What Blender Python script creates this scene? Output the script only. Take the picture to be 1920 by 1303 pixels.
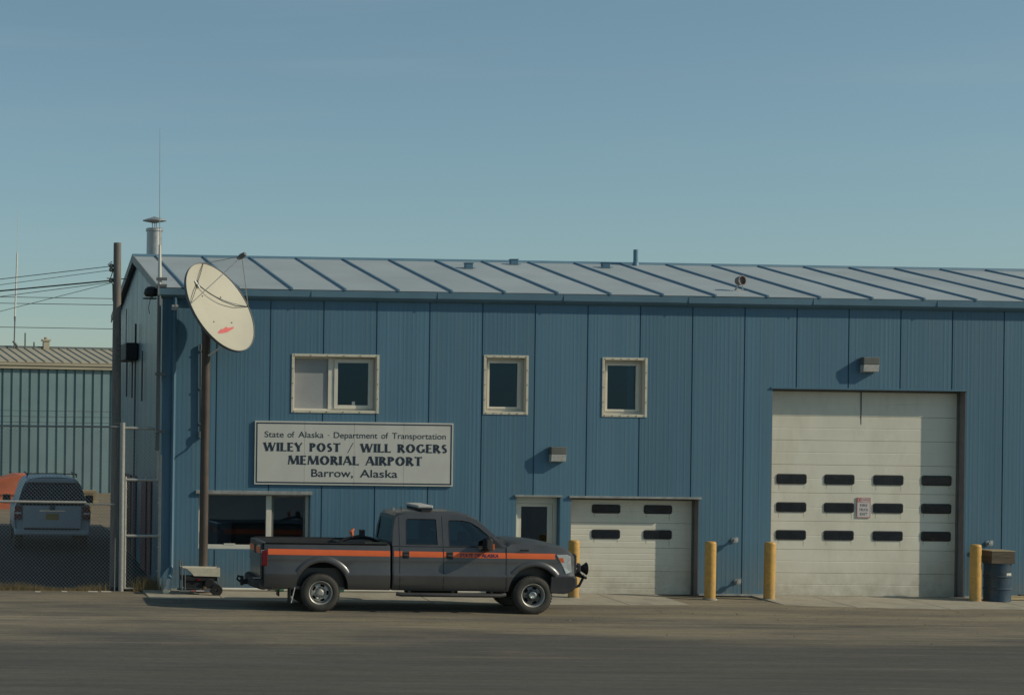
import bpy, bmesh, math, random
from mathutils import Vector, Matrix
random.seed(7)
scn = bpy.context.scene
for o in list(bpy.data.objects): bpy.data.objects.remove(o)
COL = scn.collection

# ------------------------------------------------------------------ camera, world, sun
cam_d = bpy.data.cameras.new('camera'); cam = bpy.data.objects.new('camera', cam_d); COL.objects.link(cam)
scn.camera = cam
YAW, ROLL = 0.0400, 0.0135
cr, sr = math.cos(ROLL), math.sin(ROLL)
rt = Vector((math.cos(YAW), -math.sin(YAW), 0)); fw = Vector((math.sin(YAW), math.cos(YAW), 0)); up = Vector((0, 0, 1))
rx = rt*cr + up*sr; ux = up*cr - rt*sr
M = Matrix((rx, ux, -fw)).transposed().to_4x4(); M.translation = Vector((-7.2087, -42.2329, 3.9505))
cam.matrix_world = M
cam_d.sensor_width = 36; cam_d.sensor_fit = 'HORIZONTAL'; cam_d.lens = 3500/1920*36
cam_d.shift_x = (960-50.70)/1920; cam_d.shift_y = (779.0-651.5)/1920
cam_d.clip_start = .5; cam_d.clip_end = 3000

SUN = Vector((2.8, -1.0, 1.74)).normalized()          # towards the sun
w = bpy.data.worlds.new('World'); scn.world = w; w.use_nodes = True
nt = w.node_tree; bg = nt.nodes['Background']
sky = nt.nodes.new('ShaderNodeTexSky'); sky.sky_type = 'NISHITA'; sky.sun_disc = False
sky.sun_elevation = math.asin(SUN.z); sky.sun_rotation = math.atan2(SUN.x, SUN.y)
sky.air_density = 1.0; sky.dust_density = 0.35; sky.ozone_density = 1.5; sky.altitude = 0
hs = nt.nodes.new('ShaderNodeHueSaturation'); hs.inputs['Saturation'].default_value = .8; hs.inputs['Hue'].default_value = .485
tn = nt.nodes.new('ShaderNodeMix'); tn.data_type = 'RGBA'; tn.blend_type = 'MULTIPLY'; tn.inputs[0].default_value = 1; tn.inputs[7].default_value = (1.06, 1.29, 1.36, 1)
nt.links.new(sky.outputs[0], hs.inputs['Color']); nt.links.new(hs.outputs[0], tn.inputs[6]); nt.links.new(tn.outputs[2], bg.inputs[0])
tc = nt.nodes.new('ShaderNodeTexCoord'); mpn = nt.nodes.new('ShaderNodeMapping'); mpn.inputs['Scale'].default_value = (2.5, 2.5, 34); mpn.inputs['Rotation'].default_value = (.03, .05, 0)
cn = nt.nodes.new('ShaderNodeTexNoise'); cn.inputs['Scale'].default_value = 1.6; cn.inputs['Detail'].default_value = 6; nt.links.new(tc.outputs['Generated'], mpn.inputs[0]); nt.links.new(mpn.outputs[0], cn.inputs['Vector'])
cr_ = nt.nodes.new('ShaderNodeMapRange'); cr_.inputs[1].default_value = .52; cr_.inputs[2].default_value = .8; cr_.inputs[3].default_value = 0; cr_.inputs[4].default_value = .09; nt.links.new(cn.outputs[0], cr_.inputs[0])
cm = nt.nodes.new('ShaderNodeMix'); cm.data_type = 'RGBA'; nt.links.new(cr_.outputs[0], cm.inputs[0]); nt.links.new(tn.outputs[2], cm.inputs[6]); cm.inputs[7].default_value = (7.5, 8.4, 8.6, 1); nt.links.new(cm.outputs[2], bg.inputs[0])
bg.inputs[1].default_value = .0585
sd = bpy.data.lights.new('sun', 'SUN'); sd.energy = 3.0; sd.angle = math.radians(.55); sd.color = (1, .90, .71)
so = bpy.data.objects.new('sun', sd); COL.objects.link(so); so.location = (30, -20, 40)
so.rotation_euler = (-SUN).to_track_quat('-Z', 'Y').to_euler()
scn.view_settings.view_transform = 'Standard'; scn.view_settings.look = 'None'
scn.view_settings.exposure = 0; scn.view_settings.gamma = 1
scn.render.engine = 'CYCLES'

# ------------------------------------------------------------------ materials
def N(t, typ, **kw):
    n = t.nodes.new(typ)
    for k, v in kw.items():
        if k in n.inputs.keys(): n.inputs[k].default_value = v
        else: setattr(n, k, v)
    return n
def mat(name, col, rough=.6, metal=0., var=.12, scale=6., stretch=(1, 1, 1), bump=0., bscale=60., dirt=None, dirt_amt=.5, dscale=2.5, dstretch=(1, 1, 1), spec=.4, coat=0.):
    m = bpy.data.materials.new(name); m.use_nodes = True; t = m.node_tree
    p = t.nodes['Principled BSDF']; L = t.links.new
    p.inputs['Roughness'].default_value = rough; p.inputs['Metallic'].default_value = metal
    p.inputs['Specular IOR Level'].default_value = spec
    if coat: p.inputs['Coat Weight'].default_value = coat; p.inputs['Coat Roughness'].default_value = .08
    g = N(t, 'ShaderNodeNewGeometry')
    mp = N(t, 'ShaderNodeMapping'); mp.inputs['Scale'].default_value = stretch; L(g.outputs['Position'], mp.inputs['Vector'])
    n1 = N(t, 'ShaderNodeTexNoise', Scale=scale, Detail=6.0, Roughness=.62); L(mp.outputs[0], n1.inputs['Vector'])
    r = N(t, 'ShaderNodeMapRange'); r.inputs[1].default_value = .3; r.inputs[2].default_value = .7
    r.inputs[3].default_value = 1-var; r.inputs[4].default_value = 1+var; L(n1.outputs[0], r.inputs[0])
    mx = N(t, 'ShaderNodeMix', data_type='RGBA', blend_type='MULTIPLY'); mx.inputs[0].default_value = 1
    mx.inputs[6].default_value = (*col, 1); L(r.outputs[0], mx.inputs[7]); out = mx.outputs[2]
    if dirt:
        mp2 = N(t, 'ShaderNodeMapping'); mp2.inputs['Scale'].default_value = dstretch; L(g.outputs['Position'], mp2.inputs['Vector'])
        n2 = N(t, 'ShaderNodeTexNoise', Scale=dscale, Detail=8.0, Roughness=.7); L(mp2.outputs[0], n2.inputs['Vector'])
        r2 = N(t, 'ShaderNodeMapRange'); r2.inputs[1].default_value = .48; r2.inputs[2].default_value = .75
        r2.inputs[3].default_value = 0; r2.inputs[4].default_value = dirt_amt; L(n2.outputs[0], r2.inputs[0])
        m2 = N(t, 'ShaderNodeMix', data_type='RGBA'); L(r2.outputs[0], m2.inputs[0]); L(out, m2.inputs[6]); m2.inputs[7].default_value = (*dirt, 1); out = m2.outputs[2]
    L(out, p.inputs['Base Color'])
    rr = N(t, 'ShaderNodeMapRange'); rr.inputs[3].default_value = max(0, rough-.08); rr.inputs[4].default_value = min(1, rough+.1); L(n1.outputs[0], rr.inputs[0]); L(rr.outputs[0], p.inputs['Roughness'])
    if bump:
        nb = N(t, 'ShaderNodeTexNoise', Scale=bscale, Detail=4.0); L(mp.outputs[0], nb.inputs['Vector'])
        b = N(t, 'ShaderNodeBump', Strength=bump, Distance=.02); L(nb.outputs[0], b.inputs['Height']); L(b.outputs[0], p.inputs['Normal'])
    return m
def base_dust(m, col, zmax, amt):
    """dust splashed up from the ground: patchy, fading with height"""
    t = m.node_tree; L = t.links.new; p = t.nodes['Principled BSDF']; src = p.inputs['Base Color'].links[0].from_socket
    g = N(t, 'ShaderNodeNewGeometry'); sx = N(t, 'ShaderNodeSeparateXYZ'); L(g.outputs['Position'], sx.inputs[0])
    n = N(t, 'ShaderNodeTexNoise', Scale=2.6, Detail=7.0, Roughness=.7); L(g.outputs['Position'], n.inputs['Vector'])
    r = N(t, 'ShaderNodeMapRange'); r.inputs[1].default_value = .05; r.inputs[2].default_value = zmax; r.inputs[3].default_value = amt; r.inputs[4].default_value = 0; L(sx.outputs['Z'], r.inputs[0])
    r2 = N(t, 'ShaderNodeMapRange'); r2.inputs[1].default_value = .35; r2.inputs[2].default_value = .65; L(n.outputs[0], r2.inputs[0])
    mu = N(t, 'ShaderNodeMath', operation='MULTIPLY'); L(r.outputs[0], mu.inputs[0]); L(r2.outputs[0], mu.inputs[1])
    mx = N(t, 'ShaderNodeMix', data_type='RGBA'); L(mu.outputs[0], mx.inputs[0]); L(src, mx.inputs[6]); mx.inputs[7].default_value = (*col, 1); L(mx.outputs[2], p.inputs['Base Color'])
def glass(name, tint, gloss=.09, rough=.02, coat=(1, 1, 1)):
    m = bpy.data.materials.new(name); m.use_nodes = True; t = m.node_tree
    t.nodes.remove(t.nodes['Principled BSDF']); out = t.nodes['Material Output']
    a = N(t, 'ShaderNodeBsdfTransparent'); a.inputs[0].default_value = (*tint, 1)
    b = N(t, 'ShaderNodeBsdfGlossy', Roughness=rough); b.inputs[0].default_value = (*coat, 1)
    lw = N(t, 'ShaderNodeFresnel', IOR=1.5)
    ns = N(t, 'ShaderNodeTexNoise', Scale=3.0); bp = N(t, 'ShaderNodeBump', Strength=.05, Distance=.01); t.links.new(ns.outputs[0], bp.inputs['Height']); t.links.new(bp.outputs[0], b.inputs['Normal'])
    mm = N(t, 'ShaderNodeMath', operation='ADD'); mm.inputs[1].default_value = gloss; t.links.new(lw.outputs[0], mm.inputs[0])
    mx = N(t, 'ShaderNodeMixShader'); t.links.new(mm.outputs[0], mx.inputs[0]); t.links.new(a.outputs[0], mx.inputs[1]); t.links.new(b.outputs[0], mx.inputs[2])
    t.links.new(mx.outputs[0], out.inputs[0]); return m
BLUE = (.078, .170, .238)
M_ = dict(
 wall=mat('blue_siding', BLUE, .5, var=.07, scale=.8, stretch=(3, 3, .25), dirt=(.13, .19, .22), dirt_amt=.35, dscale=1.3, dstretch=(2.5, 2.5, .3)),
 gable=mat('blue_siding_glossy', (.125, .205, .24), .33, var=.08, scale=.8, stretch=(3, 3, .25), dirt=(.16, .15, .13), dirt_amt=.3, dscale=1.1, dstretch=(2, 2, .5), spec=.6),
 trim=mat('blue_trim', (.08, .17, .235), .45, var=.1, scale=1.5),
 rooftrim=mat('blue_roof_trim', (.115, .21, .275), .45, var=.1, scale=1.5),
 roof=mat('faded_roof_sheet', (.36, .405, .41), .55, var=.08, scale=.6, dirt=(.36, .36, .34), dirt_amt=.45, dscale=.9),
 drip=mat('weathered_flashing', (.30, .31, .29), .6, var=.3, scale=5, dirt=(.12, .13, .13), dirt_amt=.7, dscale=6),
 cream=mat('cream_trim', (.62, .57, .44), .55, var=.1, scale=8, dirt=(.25, .22, .16), dirt_amt=.3, dscale=7),
 vinyl=mat('white_vinyl', (.66, .62, .52), .45, var=.06, scale=5),
 door=mat('white_door_paint', (.69, .66, .55), .5, var=.05, scale=1.2, dirt=(.42, .38, .27), dirt_amt=.35, dscale=1.6, dstretch=(1, 1, .35)),
 signw=mat('sign_white', (.56, .55, .49), .45, var=.05, scale=1.5, dirt=(.42, .42, .38), dirt_amt=.3, dscale=1.2, dstretch=(1.5, 1, .4)),
 signk=mat('sign_dark_lettering', (.022, .035, .055), .5, var=.1),
 black=mat('black_rubber', (.018, .018, .02), .55, var=.2),
 dark=mat('dark_interior', (.012, .013, .015), .8, var=.2, scale=2),
 interior=mat('room_interior', (.075, .12, .17), .8, var=.3, scale=.8),
 office=mat('office_wall', (.50, .52, .53), .8, var=.2, scale=.8),
 blind=mat('grey_blind', (.30, .31, .31), .6, var=.06, scale=3),
 metal=mat('galvanised', (.42, .42, .40), .45, metal=.6, var=.15, scale=9),
 fence=mat('galvanised_fence', (.40, .39, .35), .5, metal=.35, var=.12, scale=12),
 wire=mat('fence_wire', (.25, .26, .25), .5, metal=.5, var=.1),
 concrete=mat('apron_concrete', (.36, .325, .25), .85, var=.1, scale=2.2, bump=.25, bscale=35, dirt=(.17, .15, .12), dirt_amt=.6, dscale=1.4),
 yellow=mat('yellow_bollard_paint', (.63, .355, .082), .45, var=.1, scale=6, dirt=(.30, .20, .10), dirt_amt=.75, dscale=14),
 dish=mat('dish_cream', (.47, .44, .345), .55, var=.035, scale=1.5),
 dishback=mat('dish_grey', (.13, .14, .14), .6, var=.1),
 red=mat('logo_red', (.60, .13, .12), .5, var=.05),
 rustpole=mat('brown_steel_pole', (.085, .065, .052), .55, var=.25, scale=6, stretch=(1, 1, .3), dirt=(.16, .10, .06), dirt_amt=.5, dscale=4),
 wood=mat('pole_wood', (.19, .17, .15), .85, var=.3, scale=10, stretch=(3, 3, .25), bump=.3, bscale=40),
 lumber=mat('lumber', (.42, .33, .19), .8, var=.25, scale=4, stretch=(.5, 4, 4)),
 oldwood=mat('old_box_wood', (.11, .085, .06), .8, var=.35, scale=5, stretch=(.6, 4, 5)),
 drum=mat('drum_blue', (.032, .062, .092), .45, var=.2, scale=5, dirt=(.14, .11, .075), dirt_amt=.6, dscale=4),
 truck=mat('truck_charcoal', (.082, .080, .080), .32, metal=.25, var=.08, scale=3, spec=.5, coat=.35, dirt=(.13, .115, .095), dirt_amt=.3, dscale=2.2),
 orange=mat('orange_stripe', (.80, .15, .042), .4, var=.05, scale=4),
 purple=mat('stripe_lettering', (.07, .03, .12), .5, var=.1),
 tyre=mat('dusty_tyre', (.060, .056, .048), .85, var=.2, scale=9),
 steel=mat('wheel_steel', (.40, .39, .36), .48, metal=.45, var=.12, scale=12),
 chrome=mat('chrome', (.7, .7, .68), .15, metal=1., var=.05),
 lens=mat('headlamp_reflector', (.62, .63, .62), .18, metal=.35, var=.2, scale=25),
 amber=mat('amber_lens', (.62, .13, .03), .25, var=.1),
 redlens=mat('red_lens', (.13, .008, .014), .2, var=.1),
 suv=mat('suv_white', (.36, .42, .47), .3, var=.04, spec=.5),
 shedwall=mat('shed_green', (.185, .275, .285), .5, var=.12, scale=.5),
 shedroof=mat('shed_tan', (.42, .375, .27), .6, var=.1, scale=.5),
 hopper=mat('hopper_orange', (.62, .17, .08), .55, var=.15, scale=2),
 redbrown=mat('red_brown_sheet', (.15, .06, .05), .6, var=.3, scale=2, stretch=(1, 1, .4)),
 lampface=mat('lamp_lens', (.50, .49, .45), .35, var=.15, scale=12),
 jamb=mat('brown_grey_jamb', (.22, .20, .195), .6, var=.12),
 bronze=mat('dark_bronze', (.13, .135, .12), .5, var=.15),
 pvc=mat('white_pipe', (.68, .66, .58), .45, var=.06),
 green=mat('green_coupling', (.06, .22, .15), .5, var=.1),
 grass=mat('dry_grass', (.20, .15, .07), .9, var=.35, scale=12),
 yard_shade=mat('painted_yard_shade', (.028, .029, .029), .95, var=.25, scale=1.2, bump=.3, bscale=25),  # near yard: the building's deep shade is painted into this dark colour
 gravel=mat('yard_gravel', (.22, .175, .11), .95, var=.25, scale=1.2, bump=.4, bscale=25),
 exitwhite=mat('exit_sign_white', (.60, .55, .53), .5, var=.06),
 hornmetal=mat('horn_metal', (.20, .165, .15), .5, metal=.3, var=.25, scale=12),
 shedrib=mat('shed_roof_rib', (.33, .31, .25), .5, var=.1),
 plate=mat('licence_plate', (.35, .25, .06), .5, var=.1),
 bumperdark=mat('charcoal_bumper', (.035, .035, .038), .5, var=.15),
 darksteel=mat('dark_wheel_steel', (.16, .16, .155), .4, metal=.6, var=.15, scale=12),
 wglass=glass('window_glass', (.45, .58, .68), .0, coat=(.45, .75, 1.0)),
 oglass=glass('clear_window_glass', (.72, .76, .78), .07, coat=(.6, .8, 1.0)),
 cglass=glass('car_glass', (.40, .52, .53), .015),
 tint=glass('tinted_glass', (.08, .09, .1), .03),
)
def ground_mat():
    m = bpy.data.materials.new('dusty_asphalt'); m.use_nodes = True; t = m.node_tree; L = t.links.new
    p = t.nodes['Principled BSDF']; p.inputs['Roughness'].default_value = .9; p.inputs['Specular IOR Level'].default_value = .25
    g = N(t, 'ShaderNodeNewGeometry')
    sx = N(t, 'ShaderNodeSeparateXYZ'); L(g.outputs['Position'], sx.inputs[0])
    def noise(scale, st, det=6., rough=.6):
        mp = N(t, 'ShaderNodeMapping'); mp.inputs['Scale'].default_value = st; L(g.outputs['Position'], mp.inputs['Vector'])
        n = N(t, 'ShaderNodeTexNoise', Scale=scale, Detail=det, Roughness=rough); L(mp.outputs[0], n.inputs['Vector']); return n.outputs[0]
    def rng(src, a, b, c, d, smooth=False):
        r = N(t, 'ShaderNodeMapRange');
        if smooth: r.interpolation_type = 'SMOOTHSTEP'
        for i, v in enumerate((a, b, c, d)): r.inputs[i+1].default_value = v
        L(src, r.inputs[0]); return r.outputs[0]
    def mul(a, b):
        n = N(t, 'ShaderNodeMath', operation='MULTIPLY'); L(a, n.inputs[0]); L(b, n.inputs[1]); return n.outputs[0]
    def add(a, b):
        n = N(t, 'ShaderNodeMath', operation='ADD'); L(a, n.inputs[0]); L(b, n.inputs[1]); return n.outputs[0]
    # wind-blown sand lies along the building side of the apron, thinning out unevenly
    wob = rng(noise(.35, (.5, 1, 1)), .3, .7, -2.2, 2.2)
    yy = add(sx.outputs['Y'], wob)
    sand = rng(yy, -10.2, -6.6, 0.12, 1, True)
    patch = rng(noise(.55, (.25, 1.1, 1), 9, .72), .36, .58, .15, 1.)
    sandf = mul(sand, patch)
    ridge = mul(rng(noise(.8, (.12, 1.5, 1), 7, .6), .56, .70, 0, .55), rng(sx.outputs['Y'], -15, -8, .35, 1))
    mxf = N(t, 'ShaderNodeMath', operation='MAXIMUM'); L(sandf, mxf.inputs[0]); L(ridge, mxf.inputs[1])
    streak = mul(rng(noise(1.0, (.22, 1.5, 1), 9, .78), .32, .68, .80, 1.20), rng(noise(2.2, (.10, 2.2, 1), 5, .6), .35, .65, .88, 1.10))
    fine = mul(rng(noise(9, (.6, 1, 1), 6, .75), .3, .7, .82, 1.18), rng(noise(45, (1, 1, 1), 3, .8), .3, .7, .75, 1.28))
    skid = rng(noise(.9, (.03, 2.6, 1), 4, .6), .60, .64, 1., .82)
    base = N(t, 'ShaderNodeMix', data_type='RGBA'); L(mxf.outputs[0], base.inputs[0])
    base.inputs[6].default_value = (.090, .086, .077, 1); base.inputs[7].default_value = (.245, .205, .138, 1)
    mm = N(t, 'ShaderNodeMix', data_type='RGBA', blend_type='MULTIPLY'); mm.inputs[0].default_value = 1
    L(base.outputs[2], mm.inputs[6]); L(mul(mul(streak, fine), skid), mm.inputs[7]); L(mm.outputs[2], p.inputs['Base Color'])
    b = N(t, 'ShaderNodeBump', Strength=.35, Distance=.015); L(noise(40, (1, 1, 1), 5), b.inputs['Height']); L(b.outputs[0], p.inputs['Normal'])
    return m
M_['ground'] = ground_mat()
def per_object(m, lo, hi):
    """each sheet came from a slightly different batch / weathered a little differently"""
    t = m.node_tree; L = t.links.new; p = t.nodes['Principled BSDF']; src = p.inputs['Base Color'].links[0].from_socket
    oi = N(t, 'ShaderNodeObjectInfo'); r = N(t, 'ShaderNodeMapRange'); r.inputs[3].default_value = lo; r.inputs[4].default_value = hi; L(oi.outputs['Random'], r.inputs[0])
    mx = N(t, 'ShaderNodeMix', data_type='RGBA', blend_type='MULTIPLY'); mx.inputs[0].default_value = 1; L(src, mx.inputs[6]); L(r.outputs[0], mx.inputs[7]); L(mx.outputs[2], p.inputs['Base Color'])
per_object(M_['wall'], .91, 1.08); per_object(M_['roof'], .95, 1.05); per_object(M_['lumber'], .75, 1.15)
base_dust(M_['wall'], (.20, .185, .15), 1.1, .55); base_dust(M_['door'], (.34, .29, .20), .9, .6); base_dust(M_['yellow'], (.30, .24, .15), .5, .7)
base_dust(M_['truck'], (.15, .135, .11), .8, .35); base_dust(M_['bumperdark'], (.17, .15, .12), .7, .5)

# ------------------------------------------------------------------ mesh helpers
class MB:
    def __init__(s): s.v = []; s.f = []
    def quad(s, *p):
        b = len(s.v); s.v += [tuple(q) for q in p]; s.f.append(tuple(range(b, b+len(p)))); return s
    def box(s, x0, x1, y0, y1, z0, z1):
        b = len(s.v)
        s.v += [(x0, y0, z0), (x1, y0, z0), (x1, y1, z0), (x0, y1, z0), (x0, y0, z1), (x1, y0, z1), (x1, y1, z1), (x0, y1, z1)]
        s.f += [tuple(b+i for i in f) for f in ((0, 3, 2, 1), (4, 5, 6, 7), (0, 1, 5, 4), (1, 2, 6, 5), (2, 3, 7, 6), (3, 0, 4, 7))]; return s
    def rings(s, rings, cap=True, closed=True):
        b = len(s.v); n = len(rings[0])
        for r in rings: s.v += [tuple(q) for q in r]
        for i in range(len(rings)-1):
            for j in range(n if closed else n-1):
                k = (j+1) % n
                s.f.append((b+i*n+j, b+i*n+k, b+(i+1)*n+k, b+(i+1)*n+j))
        if cap:
            s.f.append(tuple(b+j for j in range(n))[::-1]); e = b+(len(rings)-1)*n; s.f.append(tuple(e+j for j in range(n)))
        return s
    def tube(s, path, r, n=8, cap=True):
        P = [Vector(q) for q in path]; rr = r if isinstance(r, (list, tuple)) else [r]*len(P); out = []
        ref = None
        for i, q in enumerate(P):
            d = (P[min(i+1, len(P)-1)]-P[max(i-1, 0)]).normalized()
            if ref is None: ref = Vector((0, 0, 1)) if abs(d.z) < .9 else Vector((0, 1, 0))
            a = d.cross(ref).normalized(); c = a.cross(d).normalized(); ref = c
            out.append([q+(a*math.cos(2*math.pi*k/n)+c*math.sin(2*math.pi*k/n))*rr[i] for k in range(n)])
        return s.rings(out, cap)
    def prism(s, poly, y0, y1):          # polygon in (x,z) extruded along y
        return s.rings([[(x, y0, z) for x, z in poly], [(x, y1, z) for x, z in poly]])
    def lathe(s, prof, c=(0, 0, 0), axis='Z', n=24, cap=False):   # prof: (radius, along)
        out = []
        for r, h in prof:
            ring = []
            for k in range(n):
                a = 2*math.pi*k/n; u, v = r*math.cos(a), r*math.sin(a)
                q = {'Z': (u, v, h), 'Y': (u, h, v), 'X': (h, u, v)}[axis]
                ring.append((c[0]+q[0], c[1]+q[1], c[2]+q[2]))
            out.append(ring)
        return s.rings(out, cap)
    def build(s, name, m, parent=None, smooth=None, bevel=0, seg=2, recalc=True):
        me = bpy.data.meshes.new(name); me.from_pydata(s.v, [], s.f); me.validate()
        if recalc:
            bm = bmesh.new(); bm.from_mesh(me); bmesh.ops.recalc_face_normals(bm, faces=bm.faces); bm.to_mesh(me); bm.free()
        return link(name, me, m, parent, smooth, bevel, seg)
def link(name, me, m, parent=None, smooth=None, bevel=0, seg=2):
    me.materials.clear(); me.materials.append(M_[m] if isinstance(m, str) else m)
    o = bpy.data.objects.new(name, me); COL.objects.link(o)
    if parent: o.parent = parent
    if bevel:
        b = o.modifiers.new('bevel', 'BEVEL'); b.width = bevel; b.segments = seg; b.limit_method = 'ANGLE'; b.angle_limit = math.radians(40)
    if smooth is not None:
        for p in me.polygons: p.use_smooth = True
        try: me.set_sharp_from_angle(angle=math.radians(smooth))
        except Exception: pass
    return o
def box(name, m, x0, x1, y0, y1, z0, z1, parent=None, bevel=0):
    return MB().box(x0, x1, y0, y1, z0, z1).build(name, m, parent, bevel=bevel)
def empty(name, loc=(0, 0, 0), label=None, cat=None, group=None, rz=0):
    o = bpy.data.objects.new(name, None); COL.objects.link(o); o.location = loc; o.rotation_euler = (0, 0, rz)
    if label: tag(o, label, cat, group)
    return o
def tag(o, label=None, cat=None, group=None, kind=None):
    if label: o['label'] = label
    if cat: o['category'] = cat
    if group: o['group'] = group
    if kind: o['kind'] = kind
    return o
def boolean(o, cutters, op='DIFFERENCE'):
    for c in cutters:
        md = o.modifiers.new('b', 'BOOLEAN'); md.object = c; md.operation = op; md.solver = 'EXACT'
    dg = bpy.context.evaluated_depsgraph_get(); dg.update()
    me = bpy.data.meshes.new_from_object(o.evaluated_get(dg)); o.modifiers.clear()
    old = o.data; o.data = me; bpy.data.meshes.remove(old)
    for c in cutters: bpy.data.objects.remove(c)
    return o
def text(name, body, m, parent, x0, x1, z0, z1, y, bold=0., extr=.002, shear=0., space=1., rot=None):
    """flat lettering facing -Y that fills the box x0..x1, z0..z1 (cap height = box height)"""
    cu = bpy.data.curves.new(name, 'FONT'); cu.body = body; cu.size = 1; cu.offset = bold; cu.shear = shear; cu.space_character = space; cu.space_word = 1.25
    ob = bpy.data.objects.new(name, cu); COL.objects.link(ob)
    dg = bpy.context.evaluated_depsgraph_get(); dg.update()
    me = bpy.data.meshes.new_from_object(ob.evaluated_get(dg)); bpy.data.objects.remove(ob)
    xs = [v.co.x for v in me.vertices]; ax, bx = min(xs), max(xs)
    cap = .70
    for v in me.vertices:
        v.co = ((v.co.x-ax)/(bx-ax)*(x1-x0)+x0, y, z0+v.co.y/cap*(z1-z0))
    # keep facing the viewer
    bm = bmesh.new(); bm.from_mesh(me)
    for f in bm.faces:
        f.normal_update()
        if f.normal.y > 0: f.normal_flip()
    bm.to_mesh(me); bm.free()
    return link(name, me, m, parent)

# ------------------------------------------------------------------ ground, apron, yard
MB().quad((-900, -300, 0), (900, -300, 0), (900, 1800, 0), (-900, 1800, 0)).build('ground', 'ground')['kind'] = 'structure'
apron = empty('apron'); apron['kind'] = 'structure'
def slab(x0, x1, ya, yb, z=.022):
    b = MB(); n = 6
    f = [(x0+(x1-x0)*i/n, ya+(yb-ya)*i/n+random.uniform(-.05, .05)) for i in range(n+1)]
    ring0 = [(x, y, -.05) for x, y in f]+[(x1, .0, -.05), (x0, .0, -.05)]
    ring1 = [(x, y, .004) for x, y in f]+[(x1, .0, .045), (x0, .0, .045)]
    b.rings([ring0, ring1]); return b.build('concrete_slab', 'concrete', apron, bevel=.008)
for x0, x1, ya, yb in ((-2.85, -1.25, -1.62, -1.72), (-1.235, .95, -1.73, -1.98), (.965, 3.3, -1.98, -2.1), (3.315, 5.6, -2.1, -2.14), (5.615, 7.6, -2.14, -2.05), (7.615, 9.0, -2.05, -1.9),
                       (11.2, 12.6, -1.75, -2.15), (12.615, 14.6, -2.15, -2.3), (14.615, 16.6, -2.3, -2.2), (16.615, 19.5, -2.2, -2.2)):
    slab(x0, x1, ya, yb)
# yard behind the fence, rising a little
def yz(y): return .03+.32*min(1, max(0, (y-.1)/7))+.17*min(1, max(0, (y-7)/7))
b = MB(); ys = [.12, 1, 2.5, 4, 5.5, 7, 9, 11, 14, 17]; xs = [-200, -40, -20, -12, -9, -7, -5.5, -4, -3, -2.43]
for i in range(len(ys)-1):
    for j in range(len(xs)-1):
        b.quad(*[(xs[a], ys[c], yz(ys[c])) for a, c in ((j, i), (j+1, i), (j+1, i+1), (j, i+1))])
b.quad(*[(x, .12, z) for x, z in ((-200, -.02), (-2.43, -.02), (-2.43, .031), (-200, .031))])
yard = b.build('yard', 'yard_shade'); yard['kind'] = 'structure'
b = MB(); ys = [17, 20, 26, 40, 70, 150, 400]
for i in range(len(ys)-1):
    for j in range(len(xs)-1):
        b.quad(*[(xs[a], ys[c], yz(ys[c])) for a, c in ((j, i), (j+1, i), (j+1, i+1), (j, i+1))])
b.build('gravel_yard', 'gravel')['kind'] = 'structure'
b = MB(); b.quad((-2.43, 12.3, .5), (160, 12.3, .5), (160, 400, .5), (-2.43, 400, .5)); b.build('yard_back', 'gravel')['kind'] = 'structure'

# ------------------------------------------------------------------ the blue building
PW = 1.2192
EZ = 6.88; RY, RZ = 6.1, 8.13; DEP = 12.2; XL = -2.4384; XR = XL+20*PW
SL = (RZ-EZ)/(RY+.2)
def roofz(y): return EZ+SL*(min(y, 2*RY-y)+.2)
bld = empty('airport_building', (0, 0, 0), 'long two-storey blue metal building with white garage doors and ribbed roof', 'building')
REC = .32
OPEN = [  # x0,x1,z0,z1
 (.55, 2.45, 4.155, 5.385), (4.97, 5.895, 4.175, 5.42), (7.715, 8.655, 4.155, 5.405),
 (-1.60, .975, .96, 2.27), (5.70, 6.735, -.1, 2.26), (6.975, 9.96, -.1, 2.245), (11.635, 16.19, -.1, 4.81)]
def panel_profile(seed):
    rnd = random.Random(seed); pts = [(0, .028), (.011, .028), (.014, 0)]
    x = .05
    while x < PW-.09:
        d = rnd.uniform(.0004, .0017); wv = rnd.uniform(.018, .04)
        pts += [(x, 0), (x+.010, -d), (x+.010+wv, -d), (x+.020+wv, 0)]; x += .020+wv+rnd.uniform(.03, .065)
    pts += [(PW-.014, 0), (PW-.011, .028), (PW, .028)]; return pts
def clip_profile(pts, a, b):
    out = []
    for i in range(len(pts)-1):
        (x0, y0), (x1, y1) = pts[i], pts[i+1]
        if x1 <= a or x0 >= b: continue
        def at(x): return y0+(y1-y0)*(x-x0)/(x1-x0) if x1 > x0 else y0
        s, e = max(x0, a), min(x1, b)
        if not out: out.append((s, at(s)))
        out.append((e, at(e)))
    return out
for k in range(20):
    x0 = XL+k*PW; x1 = x0+PW; rects = [(x0, x1, .05, 6.86)]
    for (a, c, d, e) in OPEN:
        new = []
        for (p0, p1, q0, q1) in rects:
            if c <= p0 or a >= p1 or e <= q0 or d >= q1: new.append((p0, p1, q0, q1)); continue
            if a > p0: new.append((p0, a, q0, q1))
            if c < p1: new.append((c, p1, q0, q1))
            m0, m1 = max(a, p0), min(c, p1)
            if d > q0: new.append((m0, m1, q0, d))
            if e < q1: new.append((m0, m1, e, q1))
        rects = new
    b = MB(); pp = panel_profile(k)
    for (p0, p1, q0, q1) in rects:
        pr = clip_profile(pp, p0-x0, p1-x0)
        b.rings([[(x0+x, y, q0) for x, y in pr], [(x0+x, y, q1) for x, y in pr]], cap=False, closed=False)
    b.build('wall_panel', 'wall', bld, recalc=False)
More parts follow.
